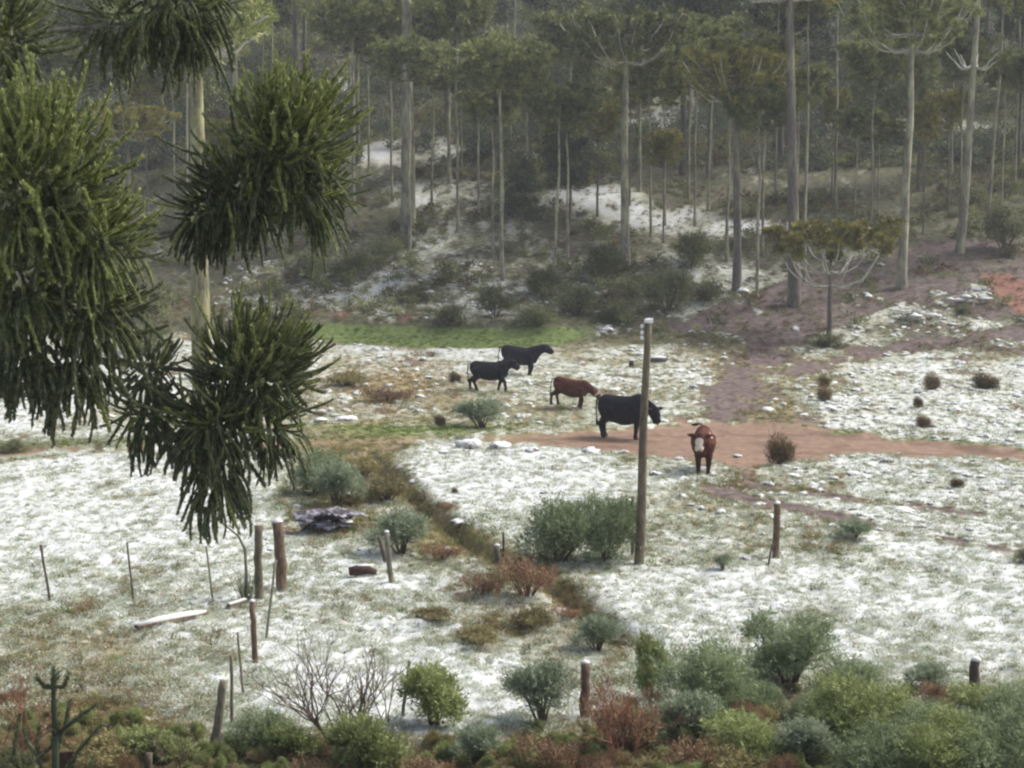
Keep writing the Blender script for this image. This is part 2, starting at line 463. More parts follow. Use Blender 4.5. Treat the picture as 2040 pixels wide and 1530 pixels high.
# ------------------------------------------------------------------ ground
def ground_material():
    m, nt, b = nodes('snowy_pasture', .9)
    def attr(n):
        a = nt.nodes.new('ShaderNodeAttribute'); a.attribute_name = n; return a
    A = attr('mask_a'); B = attr('mask_b')
    sa = nt.nodes.new('ShaderNodeSeparateColor'); nt.links.new(A.outputs['Color'], sa.inputs[0])
    sb = nt.nodes.new('ShaderNodeSeparateColor'); nt.links.new(B.outputs['Color'], sb.inputs[0])
    snow, dirt, lit = sa.outputs[0], sa.outputs[1], sa.outputs[2]
    red, green, straw = sb.outputs[0], sb.outputs[1], sb.outputs[2]
    forest = attr('mask_c').outputs['Fac']; cov = attr('cover').outputs['Fac']
    nS, nM, nL = noise(nt, 16, 4), noise(nt, 3.2, 4), noise(nt, .7, 3)
    grass = ramp(nt, nM, [(.32, (.055, .065, .026)), (.5, (.12, .125, .055)), (.68, (.22, .19, .10))])
    dry = ramp(nt, nM, [(.32, (.13, .085, .045)), (.5, (.24, .18, .09)), (.7, (.36, .30, .17))])
    col = mixc(nt, straw, grass, dry)
    fcol = ramp(nt, nM, [(.3, (.03, .036, .020)), (.5, (.075, .078, .042)), (.7, (.16, .145, .085))])
    col = mixc(nt, forest, col, fcol)
    lcol = ramp(nt, nM, [(.3, (.045, .034, .034)), (.5, (.095, .068, .072)), (.72, (.18, .15, .125))])
    col = mixc(nt, lit, col, lcol)
    gcol = ramp(nt, nM, [(.3, (.08, .125, .035)), (.7, (.16, .21, .065))])
    col = mixc(nt, green, col, gcol)
    rcol = ramp(nt, nM, [(.3, (.09, .045, .032)), (.5, (.19, .085, .06)), (.7, (.27, .16, .12))])
    col = mixc(nt, red, col, rcol)
    dcol = ramp(nt, nL, [(.35, (.13, .083, .057)), (.65, (.27, .172, .115))])
    dcol = mixc(nt, math_n(nt, 'MULTIPLY', math_n(nt, 'SUBTRACT', nM, .5), 3.0, clamp=True), dcol, (.11, .08, .065))
    col = mixc(nt, dirt, col, dcol)
    scol = ramp(nt, nM, [(.3, (.40, .425, .41)), (.7, (.575, .595, .595))])
    # fine breakup of the thin snow
    f = math_n(nt, 'ADD', math_n(nt, 'MULTIPLY', math_n(nt, 'SUBTRACT', cov, .5), 2.4), .56)
    f = math_n(nt, 'ADD', f, math_n(nt, 'MULTIPLY', math_n(nt, 'SUBTRACT', nS, .5), 1.5))
    f = math_n(nt, 'ADD', f, math_n(nt, 'MULTIPLY', math_n(nt, 'SUBTRACT', nM, .5), 1.3))
    thin = mixc(nt, straw, (.30, .33, .26), (.38, .36, .29))
    col = mixc(nt, math_n(nt, 'MULTIPLY', f, 2.0, clamp=True), col, thin)
    f2 = math_n(nt, 'MULTIPLY', math_n(nt, 'SUBTRACT', f, .45), 1.7, clamp=True)
    col = mixc(nt, f2, col, scol)
    nt.links.new(col, b.inputs['Base Color'])
    r = math_n(nt, 'MULTIPLY_ADD', math_n(nt, 'MULTIPLY', dirt, math_n(nt, 'MULTIPLY', math_n(nt, 'SUBTRACT', nL, .42), 5, clamp=True)), -.62, .9)
    nt.links.new(r, b.inputs['Roughness'])
    bump(nt, b, nS, .5, .03)
    return m

def build_ground():
    us = np.linspace(-1, 1, 781)
    us = np.concatenate([[-7, -4, -2.5, -1.8, -1.4, -1.2, -1.06], us, [1.06, 1.2, 1.4, 1.8, 2.5, 4, 7]])
    ys = [-60, -40, -25, -12, -4, 2, 6, 9, 11, 12.5]
    y = 13.5
    while y < 98: ys.append(y); y += 0.030 + 0.165 * (min(y, 70) / 70.0) ** 1.1
    while y < 260: ys.append(y); y += 0.55 + (y - 98) * .006
    while y < 440: ys.append(y); y *= 1.05
    ys = np.array(ys)
    Y, U = np.meshgrid(ys, us, indexing='ij')
    X = np.clip(U, -1, 1) * np.maximum(8.0, 0.43 * Y) + np.sign(U) * np.clip(np.abs(U) - 1, 0, None) * 60
    x = X.ravel(); y = Y.ravel()
    z = height(x, y)
    px, py, snow, tm, lit, red, green, straw, hz = masks(x, y, z)
    smooth = base_h(x, y)
    lum = np.clip((z - smooth) / .16, -1, 1)
    n1 = fbm(x / 0.55, y / 1.1, 71, 3) - .5
    n2 = fbm(x / 2.4, y / 4.5, 75, 3) - .5
    cover = snow + .10 * lum + (.55 - .25 * np.clip(snow, 0, 1)) * n1 + .62 * n2
    n, k = Y.shape
    i = (np.arange(n - 1)[:, None] * k + np.arange(k - 1)[None, :]).ravel()
    Q = np.stack([i, i + 1, i + k + 1, i + k], -1)
    one = np.ones(len(x))
    me = mk_mesh('ground', np.stack([x, y, z], -1), Q, None, [ground_material()], True, {
        'mask_a': (np.stack([np.clip(snow, 0, 1), tm, lit, one], -1), 'FLOAT_COLOR'),
        'mask_b': (np.stack([red, green, np.clip(straw, 0, 1), one], -1), 'FLOAT_COLOR'),
        'mask_c': (hz * (1 - .0 * red), 'FLOAT'), 'cover': (cover, 'FLOAT')})
    o = link('ground', me)
    tag(o, 'snow dusted pasture crossed by a red dirt track, rising into a wooded hill', kind='structure')
    print('ground tris', len(Q) * 2)
build_ground()

# ------------------------------------------------------------------ scattering of uncountable stuff
def scatter(name, label, P, R, S, proto_mesh):
    me = bpy.data.meshes.new(name)
    P = np.asarray(P, np.float32)
    me.vertices.add(len(P)); me.vertices.foreach_set('co', P.ravel())
    a = me.attributes.new('rot', 'FLOAT_VECTOR', 'POINT'); a.data.foreach_set('vector', np.asarray(R, np.float32).ravel())
    a = me.attributes.new('scl', 'FLOAT_VECTOR', 'POINT'); a.data.foreach_set('vector', np.asarray(S, np.float32).ravel())
    me.update()
    o = link(name, me)
    proto = bpy.data.objects.new(name + '_piece', proto_mesh)
    ng = bpy.data.node_groups.new(name, 'GeometryNodeTree')
    ng.interface.new_socket('Geometry', in_out='INPUT', socket_type='NodeSocketGeometry')
    ng.interface.new_socket('Geometry', in_out='OUTPUT', socket_type='NodeSocketGeometry')
    N = ng.nodes; L = ng.links
    gi = N.new('NodeGroupInput'); go = N.new('NodeGroupOutput')
    oi = N.new('GeometryNodeObjectInfo'); oi.inputs['Object'].default_value = proto; oi.inputs['As Instance'].default_value = True
    ip = N.new('GeometryNodeInstanceOnPoints')
    def na(nm):
        n = N.new('GeometryNodeInputNamedAttribute'); n.data_type = 'FLOAT_VECTOR'; n.inputs['Name'].default_value = nm; return n.outputs[0]
    e = N.new('FunctionNodeEulerToRotation')
    L.new(na('rot'), e.inputs[0]); L.new(e.outputs[0], ip.inputs['Rotation']); L.new(na('scl'), ip.inputs['Scale'])
    L.new(gi.outputs[0], ip.inputs['Points']); L.new(oi.outputs['Geometry'], ip.inputs['Instance']); L.new(ip.outputs[0], go.inputs[0])
    md = o.modifiers.new('scatter', 'NODES'); md.node_group = ng
    return tag(o, label, kind='stuff')

def tuft_mesh(name, seed, mat, n=16, h=.16, spread=.09, w=.010, lean=.6):
    rs = np.random.RandomState(seed); b = MB()
    B = np.concatenate([rs.normal(size=(n, 2)) * spread * .45, np.full((n, 1), -.02)], 1)
    D = np.concatenate([rs.normal(size=(n, 2)) * lean, np.ones((n, 1))], 1)
    L = rs.uniform(.55, 1.15, n) * h
    b.add(*diamonds(B, D, L, w * rs.uniform(.7, 1.4, n), rs, .35))
    # bent tips
    tip = B + unit(D) * L[:, None] * .8
    D2 = unit(D) + np.concatenate([rs.normal(size=(n, 2)) * .9, np.full((n, 1), -.5)], 1)
    b.add(*diamonds(tip, D2, L * .5, w * .8, rs, .35))
    return b.mesh(name, mat)

def fan_points(n, d0, d1, seed, power=1.0, wide=.43):
    rs = np.random.RandomState(seed)
    # uniform on screen-ish: density falls with distance
    u = rs.uniform(0, 1, n)
    y = 1 / ((1 / d0) * (1 - u) + (1 / d1) * u) if power == 1 else (d0 ** (1 - power) * (1 - u) + d1 ** (1 - power) * u) ** (1 / (1 - power))
    x = rs.uniform(-1, 1, n) * wide * y
    return x, y, rs

def grass():
    x, y, rs = fan_points(390000, 15, 100, 5, 1.45)
    z = height(x, y)
    px, py, snow, tm, lit, red, green, straw, hz = masks(x, y, z)
    r = rs.uniform(0, 1, len(x)); dn = fbm(x / 1.3, y / 1.8, 91, 3)
    ok = (tm < .3) & (red < .4) & (y < 95)
    size = rs.uniform(.6, 1.3, len(x)) * (.75 + .9 * np.clip(dn - .35, 0, 1)) * (1 + .25 * np.clip((y - 30) / 60, 0, 1))
    def go(name, label, sel, me, k=1.0):
        s = size[sel] * k; n = len(s)
        R = np.stack([rs.normal(size=n) * .15, rs.normal(size=n) * .15, rs.uniform(0, 6.28, n)], -1)
        scatter(name, label, np.stack([x[sel], y[sel], z[sel]], -1), R, np.stack([s, s, s * rs.uniform(.7, 1.3, n)], -1), me)
    c = np.clip(snow + .55 * (fbm(x / .55, y / 1.1, 71, 3) - .5), 0, 1)
    s1 = ok & (r < .10 + .22 * c * (1 - c) * 4) & (snow > .3)
    go('snowy_grass', 'short pasture grass with white snow caught in it', s1, tuft_mesh('snowy_grass_tuft', 1, M['g_snow'], 14, .085, .10, .016, 1.0))
    r2 = rs.uniform(0, 1, len(x))
    s2 = ok & (r2 < np.clip(1.0 - c, 0, 1) ** 1.9 * np.clip(straw * 1.1, .2, 1) * .60) & (green < .3) & (lit < .85)
    go('straw_grass', 'dry straw coloured grass standing through the thin snow', s2, tuft_mesh('straw_grass_tuft', 2, M['g_straw'], 16, .12, .10, .011, .7))
    r3 = rs.uniform(0, 1, len(x))
    s3 = ok & (r3 < np.clip(1.0 - c, 0, 1) ** 1.5 * .36 * (1.2 - straw) + .35 * green) & (lit < .6)
    go('green_grass', 'green grass tufts among snow patches and beside the ditch', s3, tuft_mesh('green_grass_tuft', 3, M['g_green'], 16, .10, .10, .013, .7))
    print('grass', s1.sum(), s2.sum(), s3.sum())
grass()

def clods():
    V, Q, _ = ellipsoid((0, 0, 0), (.5, .42, .30), 14, 8)
    k = 1 + .5 * (fbm(V[:, 0] * 5 + 3, V[:, 1] * 5 + V[:, 2] * 4, 8, 2) - .5) * 2
    m1 = MB().add(V * k[:, None], Q).mesh('clod', bark_mat('snowy_clod', (.07, .07, .035), (.17, .15, .08), (.40, .42, .36), .7, 5, top_snow=True, patchy=True), True)
    x, y, rs = fan_points(19000, 33, 104, 66, 1.2)
    z = height(x, y); px, py, snow, tm, lit, red, green, straw, hz = masks(x, y, z)
    dn = fbm(x / 2.5, y / 4, 67, 2)
    want = .10 + .9 * sstep(700, 660, py) + .35 * sstep(1200, 1500, px) * sstep(1120, 1020, py) + .2 * sstep(880, 700, py)
    ok = (tm < .25) & (green < .3) & (snow > .22) & ((hz < .5) | (py > 520)) & (rs.uniform(0, 1, len(x)) < want * (dn + .3) * (1.35 - np.clip(snow, 0, 1)))
    n = int(ok.sum()); s = rs.uniform(.12, .50, n) * rs.uniform(.5, 1.1, n) * np.clip(.55 + (y[ok] - 33) / 60, 0, 1)
    scatter('snowy_clods', 'rough earth and grass clods with snow on top scattered over the pasture', np.stack([x, y, z], -1)[ok], np.stack([rs.normal(size=n) * .15, rs.normal(size=n) * .15, rs.uniform(0, 6.28, n)], -1), np.stack([s, s, s * rs.uniform(.5, 1.0, n)], -1), m1)
    print('clods', n)

# ------------------------------------------------------------------ shrubs
def shrub_meshes(seed, w, h, mat, n=1100, leaf=(.075, .016), lobes=11, stems=9, stemmat=None, up=.7, open_=.35):
    rs = np.random.RandomState(seed)
    LC = []; LR = []
    for i in range(lobes):
        a = rs.uniform(0, 6.28); r = rs.uniform(0, .62) ** .7 * w * .5
        zz = h * rs.uniform(.18, .76) * (1 - .35 * (r / (w * .5)) ** 2)
        LC.append((r * math.cos(a), r * math.sin(a), zz)); LR.append(rs.uniform(.17, .30) * min(w, h * 1.4))
    LC = np.array(LC); LR = np.array(LR)
    k = rs.randint(0, lobes, n); D = sphere_dirs(n, rs, -.55)
    rad = LR[k] * rs.uniform(open_, 1.08, n) ** .6 * np.where(rs.uniform(0, 1, n) < .12, rs.uniform(1.1, 1.5, n), 1)
    Cn = LC[k] + D * rad[:, None] * np.array([1, 1, .95])
    Cn[:, 2] = np.maximum(Cn[:, 2], .03)
    dd = unit(D * .8 + np.array([0, 0, up]) + rs.normal(size=(n, 3)) * .25)
    b = MB(); m = 9
    for j in range(m):
        t = j / (m - 1.)
        B = Cn + dd * (t - .5) * leaf[0] * 2.2
        dl = unit(dd * (.8) + rs.normal(size=(n, 3)) * .65)
        b.add(*diamonds(B, dl, leaf[0] * rs.uniform(.6, 1.2, n), leaf[1] * rs.uniform(.7, 1.3, n), rs))
    fol = b.mesh('foliage', mat)
    s = MB()
    for i in range(stems):
        c = LC[i % lobes]; p0 = np.array([c[0] * .12, c[1] * .12, -.08]); mid = np.array([c[0] * .55, c[1] * .55, c[2] * .45])
        s.add(*tube([p0, mid, c], [.022, .014, .006], 5, False))
    st = s.mesh('stem', stemmat or M['twig'])
    return fol, st

SH = {
 'round': shrub_meshes(11, 1.5, 1.15, M['shrub'], 1500),
 'tall': shrub_meshes(12, 1.2, 1.35, M['shrub'], 1400, lobes=10),
 'wide': shrub_meshes(13, 2.1, 1.1, M['shrub'], 1900, lobes=15),
 'pale': shrub_meshes(14, 1.0, .9, M['shrub_pale'], 900, lobes=8),
 'yellow': shrub_meshes(15, 1.3, 1.1, M['shrub_yellow'], 1300, lobes=10),
 'yellow2': shrub_meshes(16, .8, .8, M['shrub_yellow'], 700, lobes=6),
 'olive': shrub_meshes(17, 1.6, 1.0, M['shrub_dull'], 620, (.12, .022), lobes=12, open_=.1),
 'olive2': shrub_meshes(18, 1.2, 1.4, M['shrub_dull'], 560, (.12, .022), lobes=12, open_=.1),
 'tussock': shrub_meshes(19, .7, .55, M['under_brown'], 420, (.12, .012), lobes=5, up=1.6),
 'rust': shrub_meshes(20, 1.3, .75, M['rust'], 420, (.06, .018), lobes=9, stems=26, stemmat=M['twig_red'], up=1.4, open_=.1),
 'ochre': shrub_meshes(21, 1.0, .6, M['ochre'], 560, (.07, .016), lobes=8, stems=16, stemmat=M['twig'], up=1.4, open_=.1),
}
def shrub(kind, px, py, label, wpx=None, sz=1.0, rz=0, cat='shrub', group='shrubs on the pasture', name='shrub'):
    p = ground(px, py)
    dims = {'round': 1.5, 'tall': 1.2, 'wide': 2.1, 'pale': 1.0, 'yellow': 1.3, 'yellow2': .8, 'olive': 1.6, 'olive2': 1.2, 'tussock': .7, 'rust': 1.3, 'ochre': 1.0}
    s = sz
    if wpx: s = wpx / F * p.y / dims[kind] * (1.3 if kind in ('round', 'tall', 'wide', 'pale', 'yellow', 'yellow2') else 1.0)
    o = empty(name, p, rz, (s, s, s * (sz if wpx else 1)), label, cat, group)
    f, st = SH[kind]
    link('foliage', f, o); link('stem', st, o)
    return o

# pasture shrubs (pixel of the foot, width in pixels)
for a in [
 ('round', 625, 985, 'dark blue-green bush at the left end above the dark sheet pile', 110, 1.0),
 ('pale', 670, 1005, 'pale feathery bush touching the dark sheet pile', 90, .9),
 ('pale', 800, 1100, 'low pale green bush behind the small leaning post', 110, .7),
 ('round', 1105, 1118, 'left half of the pair of dense bushes beside the tall pole', 150, 1.0),
 ('tall', 1205, 1118, 'right half of the pair of dense bushes, touching the tall pole', 120, .95),
 ('round', 1415, 1410, 'large rounded bush at the left of the lower right thicket', 165, 1.0),
 ('tall', 1575, 1365, 'darkest and tallest bush of the lower right thicket', 150, .86),
 ('round', 1500, 1410, 'bush filling the gap between the two large bushes', 90, .7),
 ('round', 1680, 1385, 'lower grey-green bush right of the darkest bush', 120, .8),
 ('pale', 1855, 1375, 'small bush on the snow left of the snow capped short post', 75, .7),
 ('yellow', 1700, 1485, 'bright yellow-green bush in the middle of the thicket', 170, .8),
 ('round', 1830, 1500, 'grey-green bush right of the bright yellow-green one', 150, .8),
 ('wide', 1960, 1560, 'wide pale green bush in the lower right corner', 230, .85),
 ('yellow', 1960, 1430, 'yellow-green bush at the foot of the short post near the right edge', 120, .55),
 ('round', 2050, 1440, 'bush cut by the right edge of the picture', 110, .8),
 ('yellow', 1480, 1520, 'low bush below the large rounded one', 150, .7),
 ('pale', 1600, 1530, 'pale low bush on the bottom edge left of the yellow-green bush', 110, .8),
 ('pale', 1080, 1440, 'feathery grey-green bush left of the snow capped post', 120, .95),
 ('yellow2', 865, 1450, 'light green bush right of the leaning stick', 130, .9),
 ('round', 510, 1490, 'green bush at the foot of the bare twiggy bush', 120, .75),
 ('yellow2', 590, 1520, 'small green bush on the bottom edge near the bare twigs', 90, .8),
 ('yellow2', 740, 1560, 'yellow-green bush on the bottom edge under the twigs', 130, 1.0),
 ('pale', 950, 1520, 'small pale bush on the bottom edge', 90, .8),
 ('yellow2', 320, 1530, 'light green low bush left of the stub of post', 120, .6),
 ('olive', 20, 1560, 'dark bush in the lower left corner', 120, .9),
 ('pale', 1190, 1290, 'grey-green bush at the lower end of the ditch', 90, .7),
 ('yellow2', 1290, 1390, 'upright yellowish bush left of the large rounded bush', 60, 2.2),
 ('pale', 960, 850, 'low bush on the verge between the calf and the track', 90, .6),
 ('olive', 25, 895, 'dark green bush at the left edge beside the track', 70, .6),
 ('olive', 300, 700, 'frosted bush in front of the reddish bank at left', 130, .7),
 ('round', 1620, 1440, 'grey-green bush behind the bright yellow-green one', 110, .7),
 ('wide', 1800, 1440, 'broad bush just left of the snow capped short post', 130, .62),
 ('round', 1740, 1560, 'low bush on the bottom edge below the bright yellow-green one', 160, .9),
 ('yellow', 1860, 1570, 'yellow-green bush on the bottom edge near the corner', 170, .9),
 ('pale', 1380, 1480, 'thin pale bush below the left end of the thicket', 120, .8),
 ('tall', 2030, 1530, 'tall bush in the corner behind the pale green one', 130, 1.0),
 ('round', 1300, 1490, 'green bush between the red stems and the thicket', 110, .8),
 ('pale', 1440, 1140, 'tiny bush on the snow right of the tall pole', 32, .8),
 ('pale', 1700, 1075, 'small olive clump on the snow near the reddish rut', 70, .5),
 ('olive', 2050, 1120, 'dark clump at the right edge below the rut', 60, .8),
]:
    shrub(a[0], a[1], a[2], a[3], a[4], a[5], rz=(a[1] * 7) % 6)
for px, py, w, s, lb in [
 (1552, 925, 62, 1.1, 'dark round tussock standing on the dirt track'),
 (1855, 778, 36, 1.2, 'brown barrel shaped tussock on the far snowy bank'),
 (1828, 812, 22, 1.2, 'small brown tussock just below the barrel shaped one'),
 (1838, 850, 34, .9, 'olive tussock nearest the track on the far bank'),
 (905, 765, 26, 1.0, 'dark tussock left of the rear black cow legs'),
 (875, 848, 26, 1.0, 'dark tussock on the verge at the left'),
 (1640, 800, 34, 1.1, 'olive tussock left on the far snowy bank'),
 (1960, 775, 60, .6, 'flat dark clump right of the barrel shaped tussock'),
 (905, 985, 14, 1.0, 'tiny dark tuft in the middle of the snow field'),
 (1905, 975, 30, .8, 'small dark tuft on the snow below the track'),
 (1640, 770, 26, 1.1, 'tussock farther up the far snowy bank')]:
    shrub('tussock', px, py, lb, w, s, cat='tussock', group='tussocks', name='tussock')
for px, py, w, s, k, lb in [
 (1050, 1190, 150, 1.0, 'rust', 'rust red brush at the bend of the ditch'),
 (960, 1185, 110, .8, 'rust', 'thinner rust coloured brush left of the ditch bend'),
 (1060, 1255, 110, .8, 'ochre', 'ochre fern clump below the rust red brush'),
 (950, 1290, 110, .7, 'ochre', 'yellow flecked clump left of the ochre ferns'),
 (770, 1000, 120, .8, 'ochre', 'ochre grass clump beside the upper end of the ditch'),
 (720, 950, 100, .8, 'ochre', 'ochre brush behind the feathery bush'),
 (1240, 1500, 190, 1.3, 'rust', 'red leaved bush right of the snow capped post'),
 (1090, 1540, 160, .9, 'rust', 'rust brown brush on the bottom edge, centre'),
 (1400, 1540, 170, .8, 'rust', 'rust brown brush on the bottom edge right of centre'),
 (1000, 1585, 150, .6, 'ochre', 'ochre undergrowth on the bottom edge'),
 (640, 1570, 160, .7, 'rust', 'rusty undergrowth under the bare twiggy bush'),
 (200, 1540, 180, .8, 'ochre', 'straw yellow clump beside the sapling'),
 (850, 1560, 150, .8, 'rust', 'brown undergrowth under the light green bush'),
 (1310, 1420, 70, 1.2, 'rust', 'small red bush at the foot of the upright yellowish bush'),
 (770, 800, 130, .45, 'rust', 'flat reddish brush on the pasture left of the cows'),
 (690, 770, 110, .5, 'ochre', 'straw brush left of the cows'),
 (1440, 1550, 150, .9, 'ochre', 'ochre undergrowth below the low bush'),
 (810, 1060, 90, .6, 'ochre', 'straw coloured clump left of the middle of the ditch'),
 (880, 1110, 100, .6, 'rust', 'dry brown brush left of the ditch, behind the weathered post'),
 (700, 1005, 70, .6, 'ochre', 'ochre clump between the sheet pile and the feathery bush'),
 (1000, 1160, 80, .6, 'ochre', 'yellowish clump just left of the rust red brush'),
 (1130, 1230, 80, .6, 'rust', 'brown brush on the near side of the lower ditch'),
 (860, 1240, 110, .45, 'ochre', 'low straw clump on the snow in the middle foreground')]:
    shrub(k, px, py, lb, w, s, cat='brush', group='rusty and ochre brush', name='brush')

def low_cover():
    x, y, rs = fan_points(9500, 15.5, 29, 44, 1.2, .40)
    z = height(x, y); px, py = project(x, y, z)
    edge = np.interp(px, [0, 200, 400, 700, 1000, 1150, 1350, 1700, 2040], [1400, 1450, 1480, 1500, 1490, 1440, 1400, 1400, 1420])
    dn = fbm(x / .9, y / .9, 33, 3)
    ok = (py > edge + 60 * (rs.uniform(0, 1, len(x)) - .3)) & (rs.uniform(0, 1, len(x)) < np.clip((dn - .3) * 3, 0, 1))
    pick = fbm(x / 1.2 + 9, y / 1.2, 35, 2) + rs.normal(size=len(x)) * .06
    for nm, lb, sel, me in (('rusty_ground_cover', 'low rust brown growth along the bottom edge', ok & (pick < .40), SH['rust'][0]),
                            ('ochre_ground_cover', 'low ochre growth along the bottom edge', ok & (pick >= .40) & (pick < .50), SH['ochre'][0]),
                            ('green_ground_cover', 'low green growth along the bottom edge', ok & (pick >= .50), SH['yellow2'][0])):
        n = int(sel.sum()); s = rs.uniform(.12, .34, n)
        scatter(nm, lb, np.stack([x, y, z], -1)[sel], np.stack([rs.normal(size=n) * .15, rs.normal(size=n) * .15, rs.uniform(0, 6.28, n)], -1), np.stack([s, s, s * rs.uniform(.8, 1.5, n)], -1), me)
low_cover()
clods()

# ------------------------------------------------------------------ bare twiggy bush
def branch_tree(b, p, d, L, r, depth, rs, spread=.45):
    d = d / np.linalg.norm(d)
    q = p + d * L * .5 + rs.normal(size=3) * L * .04
    e = p + d * L + rs.normal(size=3) * L * .06
    b.add(*tube([p, q, e], [r, r * .85, r * .68], 4, False))
    if depth == 0: return
    for k in range(rs.randint(2, 4)):
        dn = d + rs.normal(size=3) * spread + np.array([0, 0, .18])
        branch_tree(b, q if (k == 0 and rs.rand() < .6) else e, dn, L * rs.uniform(.55, .85), r * .62, depth - 1, rs, spread)

def bare_bush(px, py, hgt, label, seed, mat, n=6, depth=4, r=.016, name='bare_bush'):
    rs = np.random.RandomState(seed); p = ground(px, py)
    root = empty(name, p, 0, 1, label, 'bush', 'bare twiggy bushes')
    for i in range(n):
        a = rs.uniform(0, 6.28); b = MB()
        d = np.array([math.cos(a) * .5, math.sin(a) * .3, 1.0])
        branch_tree(b, np.array([math.cos(a) * .04, math.sin(a) * .04, -.05]), d, hgt * .34, r, depth, rs)
        b.obj('branch', mat, root)
bare_bush(680, 1510, 1.7, 'bare twiggy bush with many thin grey-brown stems near the bottom edge', 3, M['twig'], 9, 4, .02)
bare_bush(770, 1440, 1.0, 'sparse bare stems right of the big twiggy bush', 5, M['twig'], 3, 3, .011)
bare_bush(1245, 1530, 1.3, 'leafless red stems in front of the snow capped post', 8, M['twig_red'], 6, 4, .011)
bare_bush(30, 1540, 1.6, 'pinkish brown bare stems at the lower left edge', 9, M['twig_red'], 6, 3, .014)
bare_bush(350, 1560, .9, 'thin brown stems left of the leaning post', 10, M['twig'], 4, 3, .009)
bare_bush(420, 1290, .5, 'small twigs on the grass by the snow covered plank', 13, M['twig'], 4, 3, .006)

# ------------------------------------------------------------------ fence posts and pole
def post(px_b, py_b, px_t, py_t, wpx, label, mat='post', cap=True, name='fence_post', cat='fence post', group='fence posts', foot=0):
    p = ground(px_b, py_b); s = F / p.y
    h = (py_b - py_t) / s * 1.01; dx = (px_t - px_b) / s; r = wpx / s / 2
    root = empty(name, p, 0, 1, label, cat, group)
    rs = np.random.RandomState(int(px_b * 3 + py_b))
    zz = np.linspace(-.25, h, 9)
    path = np.stack([dx * zz / h + rs.normal(size=9) * r * .12, rs.normal(size=9) * r * .12, zz], -1)
    b = MB(); V, Q, T = tube(path, r * (1.08 - .12 * np.linspace(0, 1, 9)) * (1 + rs.normal(size=9) * .03), 10)
    b.add(V, Q, T); b.obj('timber', M[mat], root, smooth=True)
    if cap:
        c = MB(); c.add(*ellipsoid((dx + path[-1][0] - dx, path[-1][1], h + .004), (r * .98, r * .98, r * .62), 12, 7)); c.obj('snow_cap', M['snow'], root, smooth=True)
    return root
post(562, 1172, 556, 1032, 22, 'thick reddish brown post with a white snow cap, left of the dark sheet pile')
post(517, 1190, 516, 1040, 17, 'tan post just left of the thick snow capped one', 'pole', False)
post(780, 1160, 770, 1058, 11, 'grey leaning post with a small white snow cap by the brown log', 'post_grey')
post(768, 1120, 756, 1068, 8, 'dark stub leaning beside the small snow capped post', 'post_dark', False)
post(990, 1105, 990, 1034, 13, 'weathered grey post below the snow field', 'post_grey')
post(1003, 1122, 1003, 1036, 5, 'thin dark stake beside the weathered grey post', 'post_dark', False, 'stake', 'stake', 'thin stakes')
post(1260, 1112, 1260, 990, 7, 'thin green-grey stake standing close left of the tall pole', 'post_grey', False, 'stake', 'stake', 'thin stakes')
post(1545, 1112, 1546, 1000, 14, 'lone brown post on the open snow at right, snow capped', 'post')
post(1530, 1128, 1538, 1082, 4, 'short thin brace stick leaning on the lone post', 'post_dark', False, 'stake', 'stake', 'thin stakes')
post(509, 1320, 504, 1192, 12, 'slim reddish post with white cap above the leaning posts', 'post')
post(485, 1385, 475, 1252, 5, 'thin stick between the slim capped post and the grey upright stick', 'post_grey', False, 'stake', 'stake', 'thin stakes')
post(462, 1450, 464, 1306, 7, 'grey upright stick next to the stout leaning post', 'post_grey', False, 'stake', 'stake', 'thin stakes')
post(427, 1500, 448, 1353, 18, 'stout dark post leaning right, near the bottom left', 'post_grey', False)
post(530, 1272, 552, 1110, 5, 'thin slanting stick below the thick snow capped post', 'post_grey', False, 'stake', 'stake', 'thin stakes')
post(100, 1202, 84, 1088, 5, 'leftmost thin stake on the open snow', 'post_dark', False, 'stake', 'stake', 'thin stakes')
post(266, 1200, 256, 1080, 4, 'second thin stake from the left on the open snow', 'post_dark', False, 'stake', 'stake', 'thin stakes')
post(424, 1198, 413, 1086, 4, 'thin stake under the drooping araucaria twigs', 'post_grey', False, 'stake', 'stake', 'thin stakes')
post(802, 1425, 817, 1310, 7, 'grey stick leaning right, left of the light green bush', 'post_grey', False, 'stake', 'stake', 'thin stakes')
post(1164, 1430, 1166, 1318, 19, 'dark brown snow capped post behind the red stems', 'post')
post(1940, 1400, 1940, 1314, 21, 'short dark snow capped post sunk in the thicket near the right edge', 'post_dark')
post(298, 1600, 298, 1500, 16, 'dark post top poking up on the bottom edge', 'post_dark', False)

p = ground(1273, 1127); s = F / p.y
pole = empty('utility_pole', p, 0, 1, 'tall wooden pole with a white fitting on top, standing in front of the cows', 'pole')
zz = np.linspace(-.4, 4.84, 14)
path = np.stack([.135 * zz / 4.84 + .012 * np.sin(zz * 1.7), .0 * zz, zz], -1)
b = MB(); b.add(*tube(path, np.linspace(.105, .066, 14), 14)); b.obj('shaft', M['pole'], pole, True)
top = path[-1]
b = MB(); b.add(*ellipsoid(top + [0.005, 0, .03], (.095, .095, .06), 12, 7)); b.obj('snow_cap', M['snow'], pole, True)
b = MB(); b.add(*tube([top + [-.08, -.02, -.03], top + [-.13, -.05, -.03], top + [-.13, -.05, -.33], top + [-.07, -.02, -.33]], .014, 6)); b.obj('bracket', M['steel'], pole)
for dz in (-.07, -.19, -.30):
    b = MB()
    b.add(*tube([top + [-.13, -.05, dz - .03], top + [-.13, -.05, dz - .015], top + [-.13, -.05, dz], top + [-.13, -.05, dz + .015], top + [-.13, -.05, dz + .03]], [.025, .038, .026, .038, .025], 10)); b.obj('insulator', M['ceramic'], pole, True)
